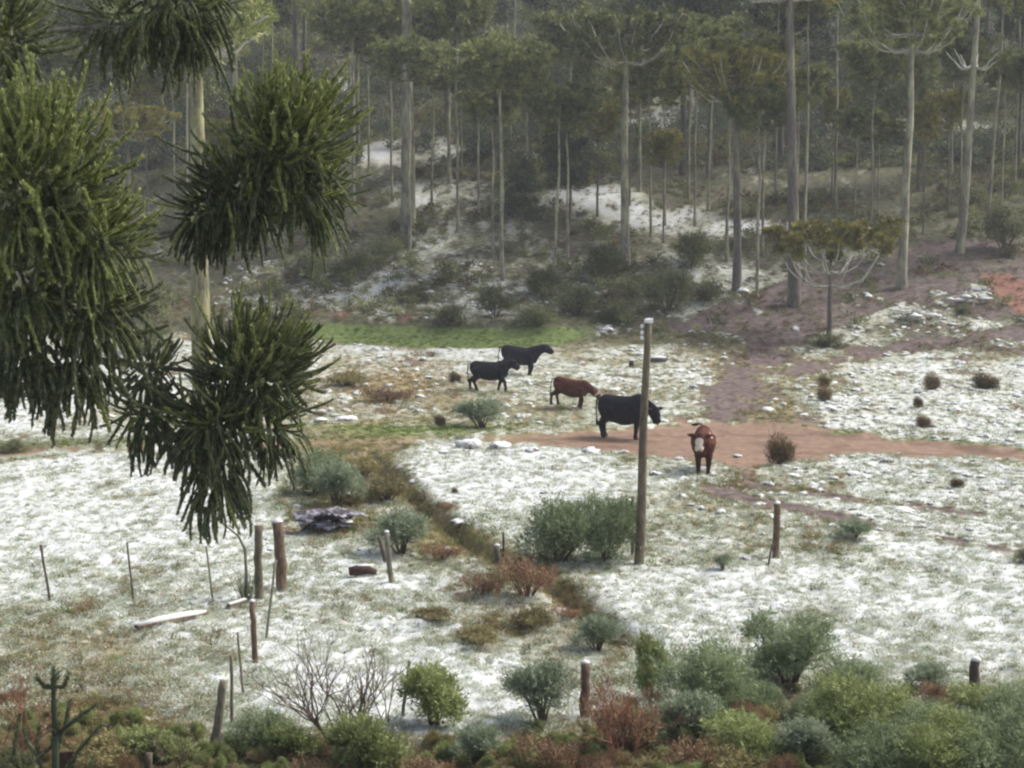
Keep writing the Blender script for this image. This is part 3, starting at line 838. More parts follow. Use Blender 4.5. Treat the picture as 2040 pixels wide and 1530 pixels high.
b = MB(); b.add(*tube([top + [-.07, -.06, .045], top + [.09, -.06, .06]], [.03, .03], 8)); b.obj('crossbar', M['ceramic'], pole)

# ------------------------------------------------------------------ araucarias
def limb_path(a, R, z0, drop, rise, rs, n=9):
    t = np.linspace(0, 1, n)
    r = R * (t ** .9)
    z = z0 - drop * np.sin(np.clip(t * 1.5, 0, 1) * math.pi) * .5 + rise * t ** 2.6
    j = rs.normal(size=(n, 3)) * R * .012; j[0] = 0
    aa = a + rs.normal() * .12 * t
    return np.stack([r * np.cos(aa), r * np.sin(aa), z], -1) + j

def puff(b, c, R, n, rs, leaf=(.2, .05), up=.35, flat=.7):
    D = sphere_dirs(n, rs, -.75)
    B = np.asarray(c) + D * R * rs.uniform(.15, .8, n)[:, None] * np.array([1, 1, flat])
    b.add(*diamonds(B, D + np.array([0, 0, up]) + rs.normal(size=(n, 3)) * .35, leaf[0] * rs.uniform(.6, 1.3, n), leaf[1] * rs.uniform(.7, 1.3, n), rs))

def arauc(seed, Ht, r, R, crown_h, whorls, per, tuft, mat, lmat, bark, rise=.35, dens=46, separate=True, bend=.0, leaf=(.26, .06), inner=.45, name='araucaria_tree', top=None):
    rs = np.random.RandomState(seed)
    root = bpy.data.objects.new(name, None); root.empty_display_size = .3
    zz = np.linspace(-.6, Ht, 16); t = np.clip(zz / Ht, 0, 1)
    bx = bend * t ** 1.6 + np.interp(t, np.linspace(0, 1, 6), np.r_[0, rs.normal(size=5) * .003 * Ht]); by = np.interp(t, np.linspace(0, 1, 6), np.r_[0, rs.normal(size=5) * .003 * Ht])
    rad = r * (1.25 * np.exp(-t * 30) * .25 + 1 - .55 * t) * (1 + rs.normal(size=16) * .025)
    b = MB(); b.add(*tube(np.stack([bx, by, zz], -1), rad, 10)); parts = []
    cr = MB(); limbs = []
    for w in range(whorls):
        f = w / max(1, whorls - 1)
        z0 = Ht - crown_h * (1 - f) ** 1.1
        Rw = R * (1 - .55 * f ** 1.5)
        for k in range(per):
            a = 6.283 * (k + rs.uniform(-.3, .3)) / per + w * 1.3
            L = Rw * rs.uniform(.75, 1.1)
            pth = limb_path(a, L, z0, crown_h * .16, (rise * L * rs.uniform(.7, 1.3)) if top is None else (top - z0) * rs.uniform(.86, 1.06), rs)
            x0 = np.interp(z0, zz, bx); y0 = np.interp(z0, zz, by); pth = pth + np.array([x0, y0, 0])
            rr = (.055 if top and Ht < 5 else max(.03, r * .24)) * np.linspace(1, .35, len(pth))
            lb = MB() if separate else b
            lb.add(*tube(pth, rr, 5, False)); 
            if separate: limbs.append(lb)
            nt = 6 if R > 2 else 4
            for q in range(nt):
                tt = inner + (1 - inner) * (q + rs.uniform(.2, 1)) / nt
                c = np.array([np.interp(tt, np.linspace(0, 1, len(pth)), pth[:, i]) for i in range(3)]) + rs.normal(size=3) * tuft * .45
                puff(cr, c + [0, 0, tuft * .35], tuft * rs.uniform(.65, 1.2), dens, rs, leaf)
    for k in range(3):
        puff(cr, (bx[-1] + rs.normal() * tuft * .6, by[-1] + rs.normal() * tuft * .6, Ht + tuft * .3), tuft, dens, rs, leaf)
    M_tr = b.mesh('trunk', bark, True); M_cr = cr.mesh('crown', mat); M_l = [l.mesh('limb', lmat, True) for l in limbs]
    return dict(trunk=M_tr, crown=M_cr, limbs=M_l, H=Ht, r=r, name=name)

def plant_tree(P, loc, rz, s, label, group=None, cat='tree', sz=None, lean=(0, 0), name=None):
    o = empty(name or P['name'], loc, rz, (s, s, sz or s), label, cat, group)
    o.rotation_euler = (lean[0], lean[1], rz)
    link('trunk', P['trunk'], o); link('crown', P['crown'], o)
    for l in P['limbs']: link('limb', l, o)
    return o

PR = {
 'umbrella': arauc(1, 3.9, .16, 3.5, 1.3, 3, 7, .36, M['crown_olive'], M['limb'], M['bark'], .50, 170, leaf=(.22, .08), inner=.82, top=5.35),
 'tallA': arauc(2, 14.0, .27, 3.9, 2.2, 4, 8, .40, M['crown'], M['limb'], M['bark_pale'], .3, 170, leaf=(.20, .075), inner=.4, top=14.2),
 'tallB': arauc(3, 16.0, .26, 3.6, 3.0, 4, 6, .50, M['crown'], M['limb'], M['bark_pale'], .25, 80, leaf=(.22, .07), inner=.55, top=16.3),
 'tallC': arauc(4, 12.5, .33, 4.2, 2.0, 4, 8, .42, M['crown_olive'], M['limb'], M['bark'], .25, 170, leaf=(.22, .07), inner=.4, top=12.8),
 'slimA': arauc(5, 12.5, .11, 2.8, 1.8, 4, 6, .38, M['crown'], M['limb_dark'], M['bark_pale'], .3, 150, leaf=(.22, .07), inner=.3, top=12.7),
 'slimB': arauc(6, 10.5, .09, 2.5, 1.6, 4, 5, .36, M['crown'], M['limb_dark'], M['bark_pale'], .3, 150, leaf=(.22, .07), inner=.3, top=10.7),
 'slimC': arauc(7, 8.0, .07, 1.5, 2.0, 4, 5, .38, M['crown_olive'], M['limb_dark'], M['bark'], .2, 80, leaf=(.22, .07), inner=.4, top=8.2),
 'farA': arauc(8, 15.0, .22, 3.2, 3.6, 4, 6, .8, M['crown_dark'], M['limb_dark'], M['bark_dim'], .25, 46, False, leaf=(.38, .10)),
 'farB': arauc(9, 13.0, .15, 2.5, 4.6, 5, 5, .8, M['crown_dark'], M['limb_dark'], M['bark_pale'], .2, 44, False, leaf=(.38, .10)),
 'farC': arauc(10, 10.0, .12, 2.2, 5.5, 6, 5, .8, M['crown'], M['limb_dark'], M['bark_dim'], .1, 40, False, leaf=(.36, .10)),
 'young': arauc(12, 4.6, .06, 1.3, 2.6, 5, 5, .42, M['crown_dark'], M['limb_dark'], M['bark_dim'], .15, 54, leaf=(.2, .05), inner=.3, name='young_tree'),
}

def tree(kind, px, py, wpx, label, top_py=None, group='araucaria trees of the wooded slope', rz=0, lean=(0, 0), wide=None, D=None):
    P = PR[kind]; p = ground(px, py) if D is None else None
    if D is not None:
        x = (px - 1020) / F * D; p = Vector((x, D, H(x, D)))
    s = F / p.y
    k = wpx / s / 2 / (P['r'] * .85)                     # trunk thickness sets the sideways scale
    sx = k if wide is None else wide
    hz_ = k
    if top_py is not None:
        ht = (py - top_py) / s; hz_ = ht / P['H']
    return plant_tree(P, p - Vector((0, 0, .15)), rz, sx, label, group, sz=hz_, lean=lean)

# the big trees one can tell apart: (kind, foot px, foot py, trunk width px, crown top px row, ...)
T = [
 ('tallB', 812, 455, 24, -260, 'thick pale lichened trunk left of centre, its crown out of sight', 1.1, None),
 ('tallA', 1245, 528, 19, 50, 'pale trunked araucaria with a flat crown behind the tall pole', 1.0, 1.05),
 ('tallC', 1468, 580, 26, 130, 'dark thick trunked araucaria with a brownish crown right of centre', .4, .80),
 ('slimA', 1508, 590, 14, 195, 'slim grey trunk close right of the dark thick one', 0, .9),
 ('tallC', 1582, 610, 28, -120, 'thick grey trunk behind the small umbrella shaped tree', 2, 1.0),
 ('slimA', 1603, 560, 10, -60, 'thin straight trunk touching the thick grey one', 1, 1.0),
 ('tallA', 1795, 575, 19, 15, 'tall pale araucaria with a broad crown right of the umbrella tree', 2.2, 1.0),
 ('tallB', 1912, 505, 20, -240, 'leaning pale trunk with a ring of dead limbs near the right edge', .9, .95),
 ('slimA', 1002, 560, 9, 112, 'slim araucaria with a flat crown left of the pole', 1.6, 1.25),
 ('slimB', 920, 345, 7, 150, 'thin pale trunk high on the slope above the cows', .4, 1.0),
 ('slimA', 1104, 560, 8, 190, 'thin pale trunk between the pole and the left cows', .1, .9),
 ('slimB', 1132, 540, 6, 210, 'very thin trunk just right of the thin pale one', 2, 1.0),
 ('slimB', 1297, 470, 7, 120, 'dark thin trunk right of the pale trunked araucaria', 0, 1.0),
 ('slimB', 1325, 450, 5, 160, 'second dark thin trunk right of the pale trunked araucaria', 1, 1.0),
 ('slimA', 1448, 520, 8, 100, 'thin trunk leaning on the dark thick one from the left', 2, 1.0),
 ('slimA', 1967, 455, 9, -60, 'thin pale trunk right of the leaning pale trunk', 0, 1.0),
 ('slimB', 2022, 380, 7, -40, 'thin trunk at the upper right edge', 1, 1.0),
 ('slimB', 1702, 450, 6, 230, 'thin pale stem above the umbrella tree', 1, .8),
 ('slimB', 1750, 430, 5, 250, 'thin stem between the umbrella tree and the tall pale araucaria', 2, .8),
 ('slimA', 1665, 420, 10, -80, 'grey trunk in the gloom above the umbrella tree', 2, .9),
 ('slimC', 1890, 430, 6, 200, 'dim thin trunk left of the leaning pale trunk', 2, 1.0),
 ('slimA', 782, 400, 7, 10, 'dark trunk close left of the thick lichened one', 2, .9),
 ('slimB', 735, 340, 7, 60, 'dim trunk left of the dark one, above the snow patch', 0, 1.0),
 ('slimA', 1015, 300, 8, -140, 'pale upper trunk right of the slim flat crowned araucaria', 0, 1.0),
 ('slimA', 1076, 280, 8, -140, 'reddish lit trunk in the dark gap at the top', 0, .8),
 ('tallA', 470, 380, 17, -250, 'grey trunk rising behind the nearest branch tufts', 0, .9),
 ('slimA', 545, 300, 7, -120, 'thin trunk above the round branch tuft', 0, .9),
 ('slimA', 85, 420, 9, -120, 'grey trunk between the left branch tufts', 1, .9),
 ('slimB', 150, 440, 8, 110, 'olive crowned tree behind the left branch tufts', 1, 1.5),
 ('slimB', 40, 430, 8, 30, 'dim trunk at the upper left edge', 1, 1.2),
 ('tallC', 260, 520, 16, 230, 'low broad crowned tree behind the gap between the branch tufts', 1.2, .75),
 ('slimA', 375, 500, 13, -50, 'brownish trunk left of the mossy trunk', 1.2, .9),
 ('slimB', 860, 420, 5, 120, 'stem right of the thick lichened trunk', 1.2, 1.1),
 ('slimB', 955, 440, 5, 130, 'dim stem in front of the snowy slope', 2.2, 1.0),
 ('slimC', 1190, 430, 5, 220, 'short dim stem on the snow patch behind the pole', 2.2, 1.2),
 ('slimB', 1410, 420, 6, 60, 'dim stem between the pale and the dark thick trunks', .2, 1.0),
 ('slimB', 1372, 400, 5, 90, 'faint stem right of the second dark thin trunk', .9, 1.0),
 ('slimA', 1545, 400, 7, -40, 'dim stem between the slim grey and thick grey trunks', .9, .8),
 ('slimA', 1840, 380, 7, -60, 'dim stem right of the tall pale araucaria', .9, .8),
 ('slimB', 1995, 430, 5, 120, 'faint stem near the right edge', .9, .8),
]
rl = np.random.RandomState(12)
for k, px, py, w, tp, lb, rz, wd in T:
    o = tree(k, px, py, w, lb, tp, rz=0 if 'ring of dead' in lb else rz, wide=wd, lean=(0, .045) if 'leaning pale' in lb else (rl.normal() * .012, rl.normal() * .014))
    if 'ring of dead' in lb:
        s_ = F / o.location.y; zr = 372 / s_ / o.scale[2]
        for i in range(7):
            q = limb_path(i * .9 + .1, 62 / s_ / o.scale[0] * rl.uniform(.8, 1.1), zr, .35, .55, rl)
            lb_ = MB(); lb_.add(*tube(q, np.linspace(.07, .025, len(q)), 6, False)); lb_.obj('dead_limb', M['limb'], o, True)
um = tree('umbrella', 1652, 668, 14, 'small umbrella shaped araucaria with upswept pale limbs on the right pasture edge', 470, rz=.35, wide=1.0)
um.scale = (1, 1, 1)
tree('young', 1040, 500, 8, 'dark bushy young tree on the slope behind the pole', 330, group='young trees on the slope', wide=1.0)
tree('young', 1135, 440, 8, 'darker young tree on the snow patch behind the pole', 270, group='young trees on the slope', rz=2, wide=1.1)
tree('young', 1110, 420, 6, 'young tree between the two dark ones, higher up', 230, group='young trees on the slope', rz=1, wide=.9)
mt = plant_tree(arauc(31, 15.5, .34, 3.0, 3.6, 3, 6, .55, M['crown'], M['limb'], M['bark_mossy'], .3, 90, name='araucaria_tree'),
                ground(405, 868), .3, 1.0, 'mossy yellowish trunk standing among the near branch tufts at left', None)

# whorl of dead limbs on the leaning trunk
def ords(n):
    w = ['first', 'second', 'third', 'fourth', 'fifth', 'sixth', 'seventh', 'eighth', 'ninth', 'tenth', 'eleventh', 'twelfth', 'thirteenth', 'fourteenth', 'fifteenth', 'sixteenth', 'seventeenth', 'eighteenth', 'nineteenth']
    if n < 19: return w[n]
    tens = {2: 'twent', 3: 'thirt', 4: 'fort', 5: 'fift'}
    n += 1; t, u = divmod(n, 10)
    return tens[t] + ('ieth' if u == 0 else 'y-' + w[u - 1])

rs = np.random.RandomState(77)
rows = [(100, 114, 28, 'front'), (116, 128, 26, 'lower'), (131, 146, 26, 'middle'), (150, 170, 28, 'upper'), (176, 205, 32, 'topmost')]
for d0, d1, n, nm in rows:
    xs = np.sort((np.arange(n) + rs.uniform(.1, .9, n)) / n * 2 - 1) * .36
    for i, u in enumerate(xs):
        y = rs.uniform(d0, d1); x = u * y
        P = PR[['farA', 'farB', 'farC', 'farB'][rs.randint(4)]] if nm != 'front' else PR[['slimA', 'slimB', 'slimC'][rs.randint(3)]]
        s = rs.uniform(.8, 1.2)
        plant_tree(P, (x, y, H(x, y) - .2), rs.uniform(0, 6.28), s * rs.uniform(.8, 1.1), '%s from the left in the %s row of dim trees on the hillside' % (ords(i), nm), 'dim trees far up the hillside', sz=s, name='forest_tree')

# ------------------------------------------------------------------ undergrowth of the wooded slope
def clump_mesh(name, seed, mat, n=150, R=.5, leaf=(.16, .06)):
    rs = np.random.RandomState(seed); b = MB()
    for k in range(5):
        c = rs.normal(size=3) * R * .35; c[2] = abs(c[2]) + R * .3
        puff(b, c, R * rs.uniform(.5, .9), n // 5, rs, leaf)
    return b.mesh(name, mat)
def undergrowth():
    x, y, rs = fan_points(28000, 86, 235, 15, 1.2, .43)
    z = height(x, y, False)
    px, py, snow, tm, lit, red, green, straw, hz = masks(x, y, z)
    dn = fbm(x / 5, y / 6, 19, 3)
    ok = (hz > .6) & (snow < .38 + .1 * dn) & (lit < .3) & (red < .3) & (green < .2) & (rs.uniform(0, 1, len(x)) < np.clip((dn - .33) * 2.6, .03, 1))
    ok &= ~((y < 112) & (rs.uniform(0, 1, len(x)) < .6))
    s = rs.uniform(.35, 1.3, len(x)) * (.55 + .9 * dn) * (1 + .5 * np.clip((y - 110) / 60, 0, 1))
    x2, y2, r2 = fan_points(11000, 122, 250, 16, 1.0, .42)
    z2 = height(x2, y2, False); q = masks(x2, y2, z2); k2 = (q[2] < .33) & (r2.uniform(0, 1, len(x2)) < np.clip((fbm(x2 / 7, y2 / 9, 23, 3) - .25) * 3, .1, 1))
    n2 = int(k2.sum()); s2 = r2.uniform(.7, 2.0, n2)
    scatter('far_thicket', 'dark blue-green thicket filling the far wooded hillside', np.stack([x2, y2, z2], -1)[k2], np.stack([r2.normal(size=n2) * .2, r2.normal(size=n2) * .2, r2.uniform(0, 6.28, n2)], -1), np.stack([s2, s2, s2 * r2.uniform(.7, 1.7, n2)], -1), clump_mesh('far_clump', 15, M['under_far'], 150, .5, (.13, .05)))
    x3, y3, r3 = fan_points(16000, 78, 118, 17, 1.2, .36)
    z3 = height(x3, y3); q = masks(x3, y3, z3); k3 = (q[3] < .2) & (q[6] < .2) & ((q[4] > .25) | (q[8] > .5)) & (r3.uniform(0, 1, len(x3)) < np.clip((fbm(x3 / 2.5, y3 / 3.5, 24, 3) - .3) * 2.2, .05, 1))
    for nm, lb, kk, me3, a, b_ in (('slope_litter', 'dead leaves and small dry plants on the trodden slope', k3 & (r3.uniform(0, 1, len(x3)) < .55), clump_mesh('litter', 25, M['under_brown'], 90, .5, (.16, .05)), .15, .55),
                                  ('slope_weeds', 'small grey-green weeds on the trodden slope', k3 & (r3.uniform(0, 1, len(x3)) < .35), clump_mesh('weeds', 26, M['shrub_dull'], 90, .5, (.16, .05)), .15, .6)):
        n3 = int(kk.sum()); s3 = r3.uniform(a, b_, n3)
        scatter(nm, lb, np.stack([x3, y3, z3], -1)[kk], np.stack([r3.normal(size=n3) * .2, r3.normal(size=n3) * .2, r3.uniform(0, 6.28, n3)], -1), np.stack([s3, s3, s3 * r3.uniform(.4, 1.0, n3)], -1), me3)
    brown = (rs.uniform(0, 1, len(x)) < .22)
    for nm, lb, sel, me in (('undergrowth', 'dark green undergrowth under the trees of the slope', ok & ~brown, clump_mesh('clump', 5, M['under'])),
                            ('brown_undergrowth', 'brown dry undergrowth under the trees of the slope', ok & brown, clump_mesh('brown_clump', 6, M['under_brown'], 130, .45))):
        n = sel.sum()
        scatter(nm, lb, np.stack([x, y, z], -1)[sel], np.stack([rs.normal(size=n) * .2, rs.normal(size=n) * .2, rs.uniform(0, 6.28, n)], -1),
                np.stack([s[sel], s[sel], s[sel] * rs.uniform(.6, 1.2, n)], -1), me)
        print(nm, n)
undergrowth()
for a in [
 ('olive2', 700, 560, 'olive bush behind the round branch tufts', 90, 1.0), ('olive', 830, 600, 'olive bush behind the left end of the green strip', 90, .8),
 ('olive', 900, 640, 'dark bush on the far edge of the green strip', 110, .8), ('olive2', 985, 630, 'tall dark bush above the rear black cow', 90, 1.1),
 ('olive', 1070, 650, 'brownish bush between the cows and the wood', 120, .9), ('olive2', 1150, 630, 'bush above the calf, on the wood edge', 100, 1.0),
 ('olive', 1230, 640, 'bush on the wood edge just left of the pole top', 110, .9), ('olive2', 1330, 620, 'large dark bush right of the pole top', 130, 1.0),
 ('olive', 1410, 600, 'bush at the foot of the dark thick trunk', 110, .8), ('olive2', 1200, 560, 'bush higher on the slope behind the pole', 120, 1.0),
 ('olive', 1920, 625, 'green bush beside the bare red earth', 60, .9), ('olive2', 620, 560, 'yellowish bush under the round branch tuft', 110, .8),
 ('olive', 560, 600, 'bush right of the mossy trunk', 80, 1.0), ('olive2', 1380, 530, 'bush above the wood edge right of the pole', 120, .9),
 ('olive', 1650, 690, 'low bush under the umbrella shaped tree', 110, .6), ('olive2', 1080, 590, 'bush on the slope above the brownish one', 110, .8),
 ('olive2', 2000, 500, 'dark bush at the right edge of the wood', 120, 1.2), ('olive', 760, 520, 'bush below the thick lichened trunk', 120, .9)]:
    shrub(a[0], a[1], a[2], a[3], a[4] * .78, a[5] * .8, rz=(a[1] * 5) % 6, group='bushes along the edge of the wood', name='bush', cat='bush')

# ------------------------------------------------------------------ cattle
def remeshed(b, name, mats, voxel=.028, smooth=4):
    me = b.mesh(name, mats)
    o = bpy.data.objects.new(name, me); C.objects.link(o)
    r = o.modifiers.new('r', 'REMESH'); r.mode = 'VOXEL'; r.voxel_size = voxel; r.use_smooth_shade = True
    s = o.modifiers.new('s', 'SMOOTH'); s.iterations = smooth; s.factor = .5
    dg = bpy.context.evaluated_depsgraph_get(); dg.update()
    m2 = bpy.data.meshes.new_from_object(o.evaluated_get(dg))
    bpy.data.objects.remove(o)
    return m2

def coat(name, base, light, white=(.62, .54, .46)):
    m, nt, b = nodes(name, .85); b.inputs['Specular IOR Level'].default_value = .08
    n1 = noise(nt, 7, 4); col = ramp(nt, n1, [(.35, base), (.65, light)])
    a = nt.nodes.new('ShaderNodeAttribute'); a.attribute_name = 'blaze'
    f = math_n(nt, 'ADD', a.outputs['Fac'], math_n(nt, 'MULTIPLY', math_n(nt, 'SUBTRACT', noise(nt, 14, 3), .5), .3))
    f = math_n(nt, 'MULTIPLY', math_n(nt, 'SUBTRACT', f, .5), 6, clamp=True)
    col = mixc(nt, f, col, white)
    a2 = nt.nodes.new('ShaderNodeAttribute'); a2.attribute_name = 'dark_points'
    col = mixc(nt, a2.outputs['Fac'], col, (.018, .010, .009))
    nt.links.new(col, b.inputs['Base Color']); bump(nt, b, noise(nt, 22, 4), .9, .03)
    return m
M['black_coat'] = coat('black_coat', (.006, .006, .011), (.014, .014, .024))
M['red_coat'] = coat('red_coat', (.045, .016, .012), (.10, .036, .026))
M['horn'] = flat_mat('pale_horn', (.35, .31, .25), (.5, .46, .4), 20, .5)
M['hoof'] = flat_mat('dark_hoof', (.02, .016, .014), (.05, .04, .035), 20, .5)
M['nose'] = flat_mat('dark_nose', (.06, .035, .03), (.10, .06, .05), 20, .4)

def cow(name, loc, heading, s, label, mat, head=(1.08, 0, 1.12), headdir=(.85, 0, -.5), gait=(.1, -.12, -.1, .14), white=(), horn=False, tail_up=False, cat='cow', pitch=0.0, bulk=1.0, hump=0.0):
    """x forward, z up; withers at about 1.30"""
    b = MB()
    # torso as a chain of rings (x, centre z, half height, half width)
    st = [(-.86, 1.05, .10, .08), (-.80, 1.02, .24, .19), (-.62, .97, .37, .28), (-.35, .92, .39, .32), (0, .87, .42, .35), (.30, .88, .41, .32), (.52, .92, .41, .27), (.70, .97, .34, .21), (.82, 1.03, .20, .12)]
    X = np.linspace(-.86, .82, 26); A = np.array(st)
    n = 18; th = np.arange(n) * 2 * math.pi / n; V = []
    for x in X:
        zc, hh, hw = [np.interp(x, A[:, 0], A[:, i]) for i in (1, 2, 3)]
        zc += hump * math.exp(-((x - .48) / .2) ** 2)
        hh *= (1 + (bulk - 1) * .6)
        V.append(np.stack([np.full(n, x), hw * bulk * np.cos(th) * (1 - .12 * np.sin(th)), zc + hh * np.sin(th)], -1))
    V = np.concatenate(V); k = len(X)
    i = np.arange(k - 1)[:, None] * n; j = np.arange(n)[None, :]; j2 = (j + 1) % n
    Q = np.stack([i + j, i + j2, i + n + j2, i + n + j], -1).reshape(-1, 4)
    V = np.concatenate([V, [[-.87, 0, 1.05]], [[.83, 0, 1.03]]]); jj = np.arange(n); jj2 = (jj + 1) % n
    TT = np.concatenate([np.stack([np.full(n, k * n), jj2, jj], -1), np.stack([np.full(n, k * n + 1), (k - 1) * n + jj, (k - 1) * n + jj2], -1)])
    b.add(V, Q, TT)
    feet = []
    for (side, g) in ((1, gait[0]), (-1, gait[1])):       # front legs
        y = .15 * side * bulk; f = np.array([.50 + g, y * .9, .03])
        kn = np.array([.52 + g * .45 + (.06 if g > 0 else 0), y, .42])
        b.add(*tube([[.50, y, .95], [.50, y, .68], kn, [f[0] + .01, f[1], .16], [f[0], f[1], .10], [f[0] + .03, f[1], .02]], [.17, .135, .088, .064, .072, .078], 10)); feet.append(f)
    for (side, g) in ((1, gait[2]), (-1, gait[3])):       # hind legs
        y = .16 * side * bulk; f = np.array([-.66 + g, y * .9, .03])
        b.add(*tube([[-.58, y * .9, 1.02], [-.52, y, .78], [-.56 + g * .2, y, .62], [-.74 + g * .6, y, .45], [-.69 + g * .9, y, .24], [f[0], f[1], .10], [f[0] + .04, f[1], .02]], [.22, .22, .15, .085, .066, .072, .078], 10)); feet.append(f)
    hd = np.array(head, float); dirv = unit(np.array(headdir, float))
    sidev = unit(np.cross([0, 0, 1.0], dirv)); upv = np.cross(dirv, sidev)
    nk0 = np.array([.55, 0, 1.02 + hump * .6]); nm = (nk0 + hd) / 2 + np.array([0, 0, .03])
    b.add(*tube([nk0, nk0 * .6 + nm * .4, nm, hd], [.35, .32, .24, .18], 12, flatx=.68))
    tip = hd + dirv * .44
    b.add(*tube([hd - dirv * .08, hd + dirv * .02, hd + dirv * .16, hd + dirv * .30, hd + dirv * .42, tip], [.15, .19, .18, .145, .13, .09], 12, flatx=.95))
    b.add(*ellipsoid(hd + upv * .06, (.13, .14, .12), 10, 7))
    for sd_ in (1, -1):                                    # ears
        e0 = hd - dirv * .01 + sidev * sd_ * .13 + upv * .05
        b.add(*tube([e0, e0 + sidev * sd_ * .11 - dirv * .01, e0 + sidev * sd_ * .26 - upv * .02 - dirv * .03], [.045, .07, .02], 8))
    b.add(*tube([[.62, 0, .70], [.70, 0, .66], [.80, 0, .80]], [.06, .07, .05], 8))
    # tail
    if tail_up: tp = [[-.84, 0, 1.20], [-.96, -.03, 1.27], [-1.02, -.09, 1.31], [-1.03, -.15, 1.30]]
    else: tp = [[-.84, 0, 1.22], [-.93, 0, 1.15], [-.95, .02, .85], [-.93, .03, .55]]
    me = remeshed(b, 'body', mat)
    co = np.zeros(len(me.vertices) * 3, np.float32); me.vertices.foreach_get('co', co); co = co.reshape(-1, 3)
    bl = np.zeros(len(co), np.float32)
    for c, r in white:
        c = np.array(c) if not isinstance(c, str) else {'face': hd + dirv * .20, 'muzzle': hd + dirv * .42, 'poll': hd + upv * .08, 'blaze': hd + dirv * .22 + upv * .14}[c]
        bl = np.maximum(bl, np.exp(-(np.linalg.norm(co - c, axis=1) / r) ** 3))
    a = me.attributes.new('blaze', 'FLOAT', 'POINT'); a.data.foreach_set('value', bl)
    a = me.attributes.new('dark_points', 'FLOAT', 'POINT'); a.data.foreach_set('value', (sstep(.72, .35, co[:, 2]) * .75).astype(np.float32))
    root = empty(name, loc, heading, s, label, cat, 'cattle crossing the pasture')
    root.rotation_euler = (0, pitch, heading)
    body = link('body', me, root)
    tb = MB(); tb.add(*tube(tp, [.035, .028, .02, .02], 7)); t = tb.obj('tail', mat, root, True)
    tt = MB(); e = np.array(tp[-1]); dv = unit(e - np.array(tp[-2])); tt.add(*tube([e - dv * .03, e + dv * .05, e + dv * .14, e + dv * .22], [.02, .045, .04, .01], 7)); tt.obj('tail_tuft', M['black_coat'] if tail_up or mat == M['black_coat'] else mat, t, True)
    for f in feet:
        hb = MB(); hb.add(*tube([f + [.025, 0, .02], f + [.035, 0, -.035]], [.075, .084], 9)); hb.obj('hoof', M['hoof'], root, True)
    nb = MB(); nb.add(*ellipsoid(tip + dirv * .005, (.052, .058, .045), 8, 6)); nb.obj('nose', M['nose'], root, True)
    for sd_ in (1, -1):
        eb = MB(); eb.add(*ellipsoid(hd + dirv * .14 + sidev * sd_ * .15 + upv * .06, (.02, .02, .02), 7, 5)); eb.obj('eye', M['hoof'], root, True)
        if horn:
            h0 = hd + sidev * sd_ * .07 + upv * .11
            hb = MB(); hb.add(*tube([h0, h0 + sidev * sd_ * .08 + upv * .03, h0 + sidev * sd_ * .12 + upv * .12], [.025, .018, .006], 7)); hb.obj('horn', M['horn'], root, True)
    return root

g = ground(1048, 747)
cow('cow', g + Vector((-.35, 0, .0)), math.radians(-4), .93, 'rear black cow looking right, partly hidden by the other black one', M['black_coat'], (1.08, 0, 1.36), (.85, .2, -.40), (.04, .0, -.1, .1), pitch=.10)
g = ground(975, 780)
cow('cow', g, math.radians(-6), .88, 'black cow walking right with its head turned away, in front of the rear one', M['black_coat'], (.98, .04, 1.24), (.55, .5, -.55), (-.12, .22, -.20, .12), [('poll', .06)])
g = ground(1138, 815)
cow('calf', g + Vector((-.1, 0, .05)), math.radians(-14), .76, 'reddish brown calf with a pale face walking down to the right', M['red_coat'], (1.04, 0, .92), (.75, .2, -.62), (-.05, .10, .12, -.15), [('face', .19), ('muzzle', .12)], cat='calf', pitch=.13)
g = ground(1262, 870)
cow('bull', g + Vector((-.28, .35, 0)), math.radians(-26), 1.0, 'big black bull with lowered head passing behind the pole', M['black_coat'], (1.02, -.08, .95), (.42, -.2, -1.0), (.05, -.05, -.06, .02), [('poll', .055), ((.98, .1, 1.22), .07)], cat='bull', bulk=1.18, hump=.07)
g = ground(1404, 945)
cow('cow', g + Vector((.02, .55, 0)), math.radians(-96), .92, 'reddish brown cow with a white muzzle walking towards the viewer', M['red_coat'], (1.04, -.10, 1.20), (.50, -.08, -.86), (.08, -.06, -.1, .1), [('muzzle', .20), ((.50, .24, 1.20), .15), ('blaze', .15)], horn=False, tail_up=True, bulk=1.0, hump=.04)

# ------------------------------------------------------------------ things lying about
def rock(px, py, wpx, label, hfac=.5, mat='snow', seed=0, name='snowy_stone', cat='stone', group='snow covered stones'):
    p = ground(px, py); r = wpx / F * p.y / 2
    rs = np.random.RandomState(seed + int(px))
    V, Q, T_ = ellipsoid((0, 0, 0), (1, 1, 1), 16, 10)
    d = 1 + .55 * (fbm(V[:, 0] * 2.6 + 5 + rs.rand() * 9, V[:, 1] * 2.6 + V[:, 2] * 2.2, seed, 3) - .5) * 2
    V = V * d[:, None] * np.array([r, r * .8, r * hfac * 1.2]) + np.array([0, 0, r * hfac * .10])
    b = MB(); b.add(V, Q); o = b.obj(name, M[mat], None, True)
    o.location = p; o.rotation_euler = (0, 0, rs.uniform(0, 6))
    return tag(o, label, cat, group)
M['snowrock'] = bark_mat('snowy_rock', (.10, .08, .07), (.22, .18, .15), (.5, .5, .48), .6, 3, top_snow=True, patchy=True)
M['snowrock'].node_tree.nodes['Principled BSDF'].inputs['Roughness'].default_value = .95
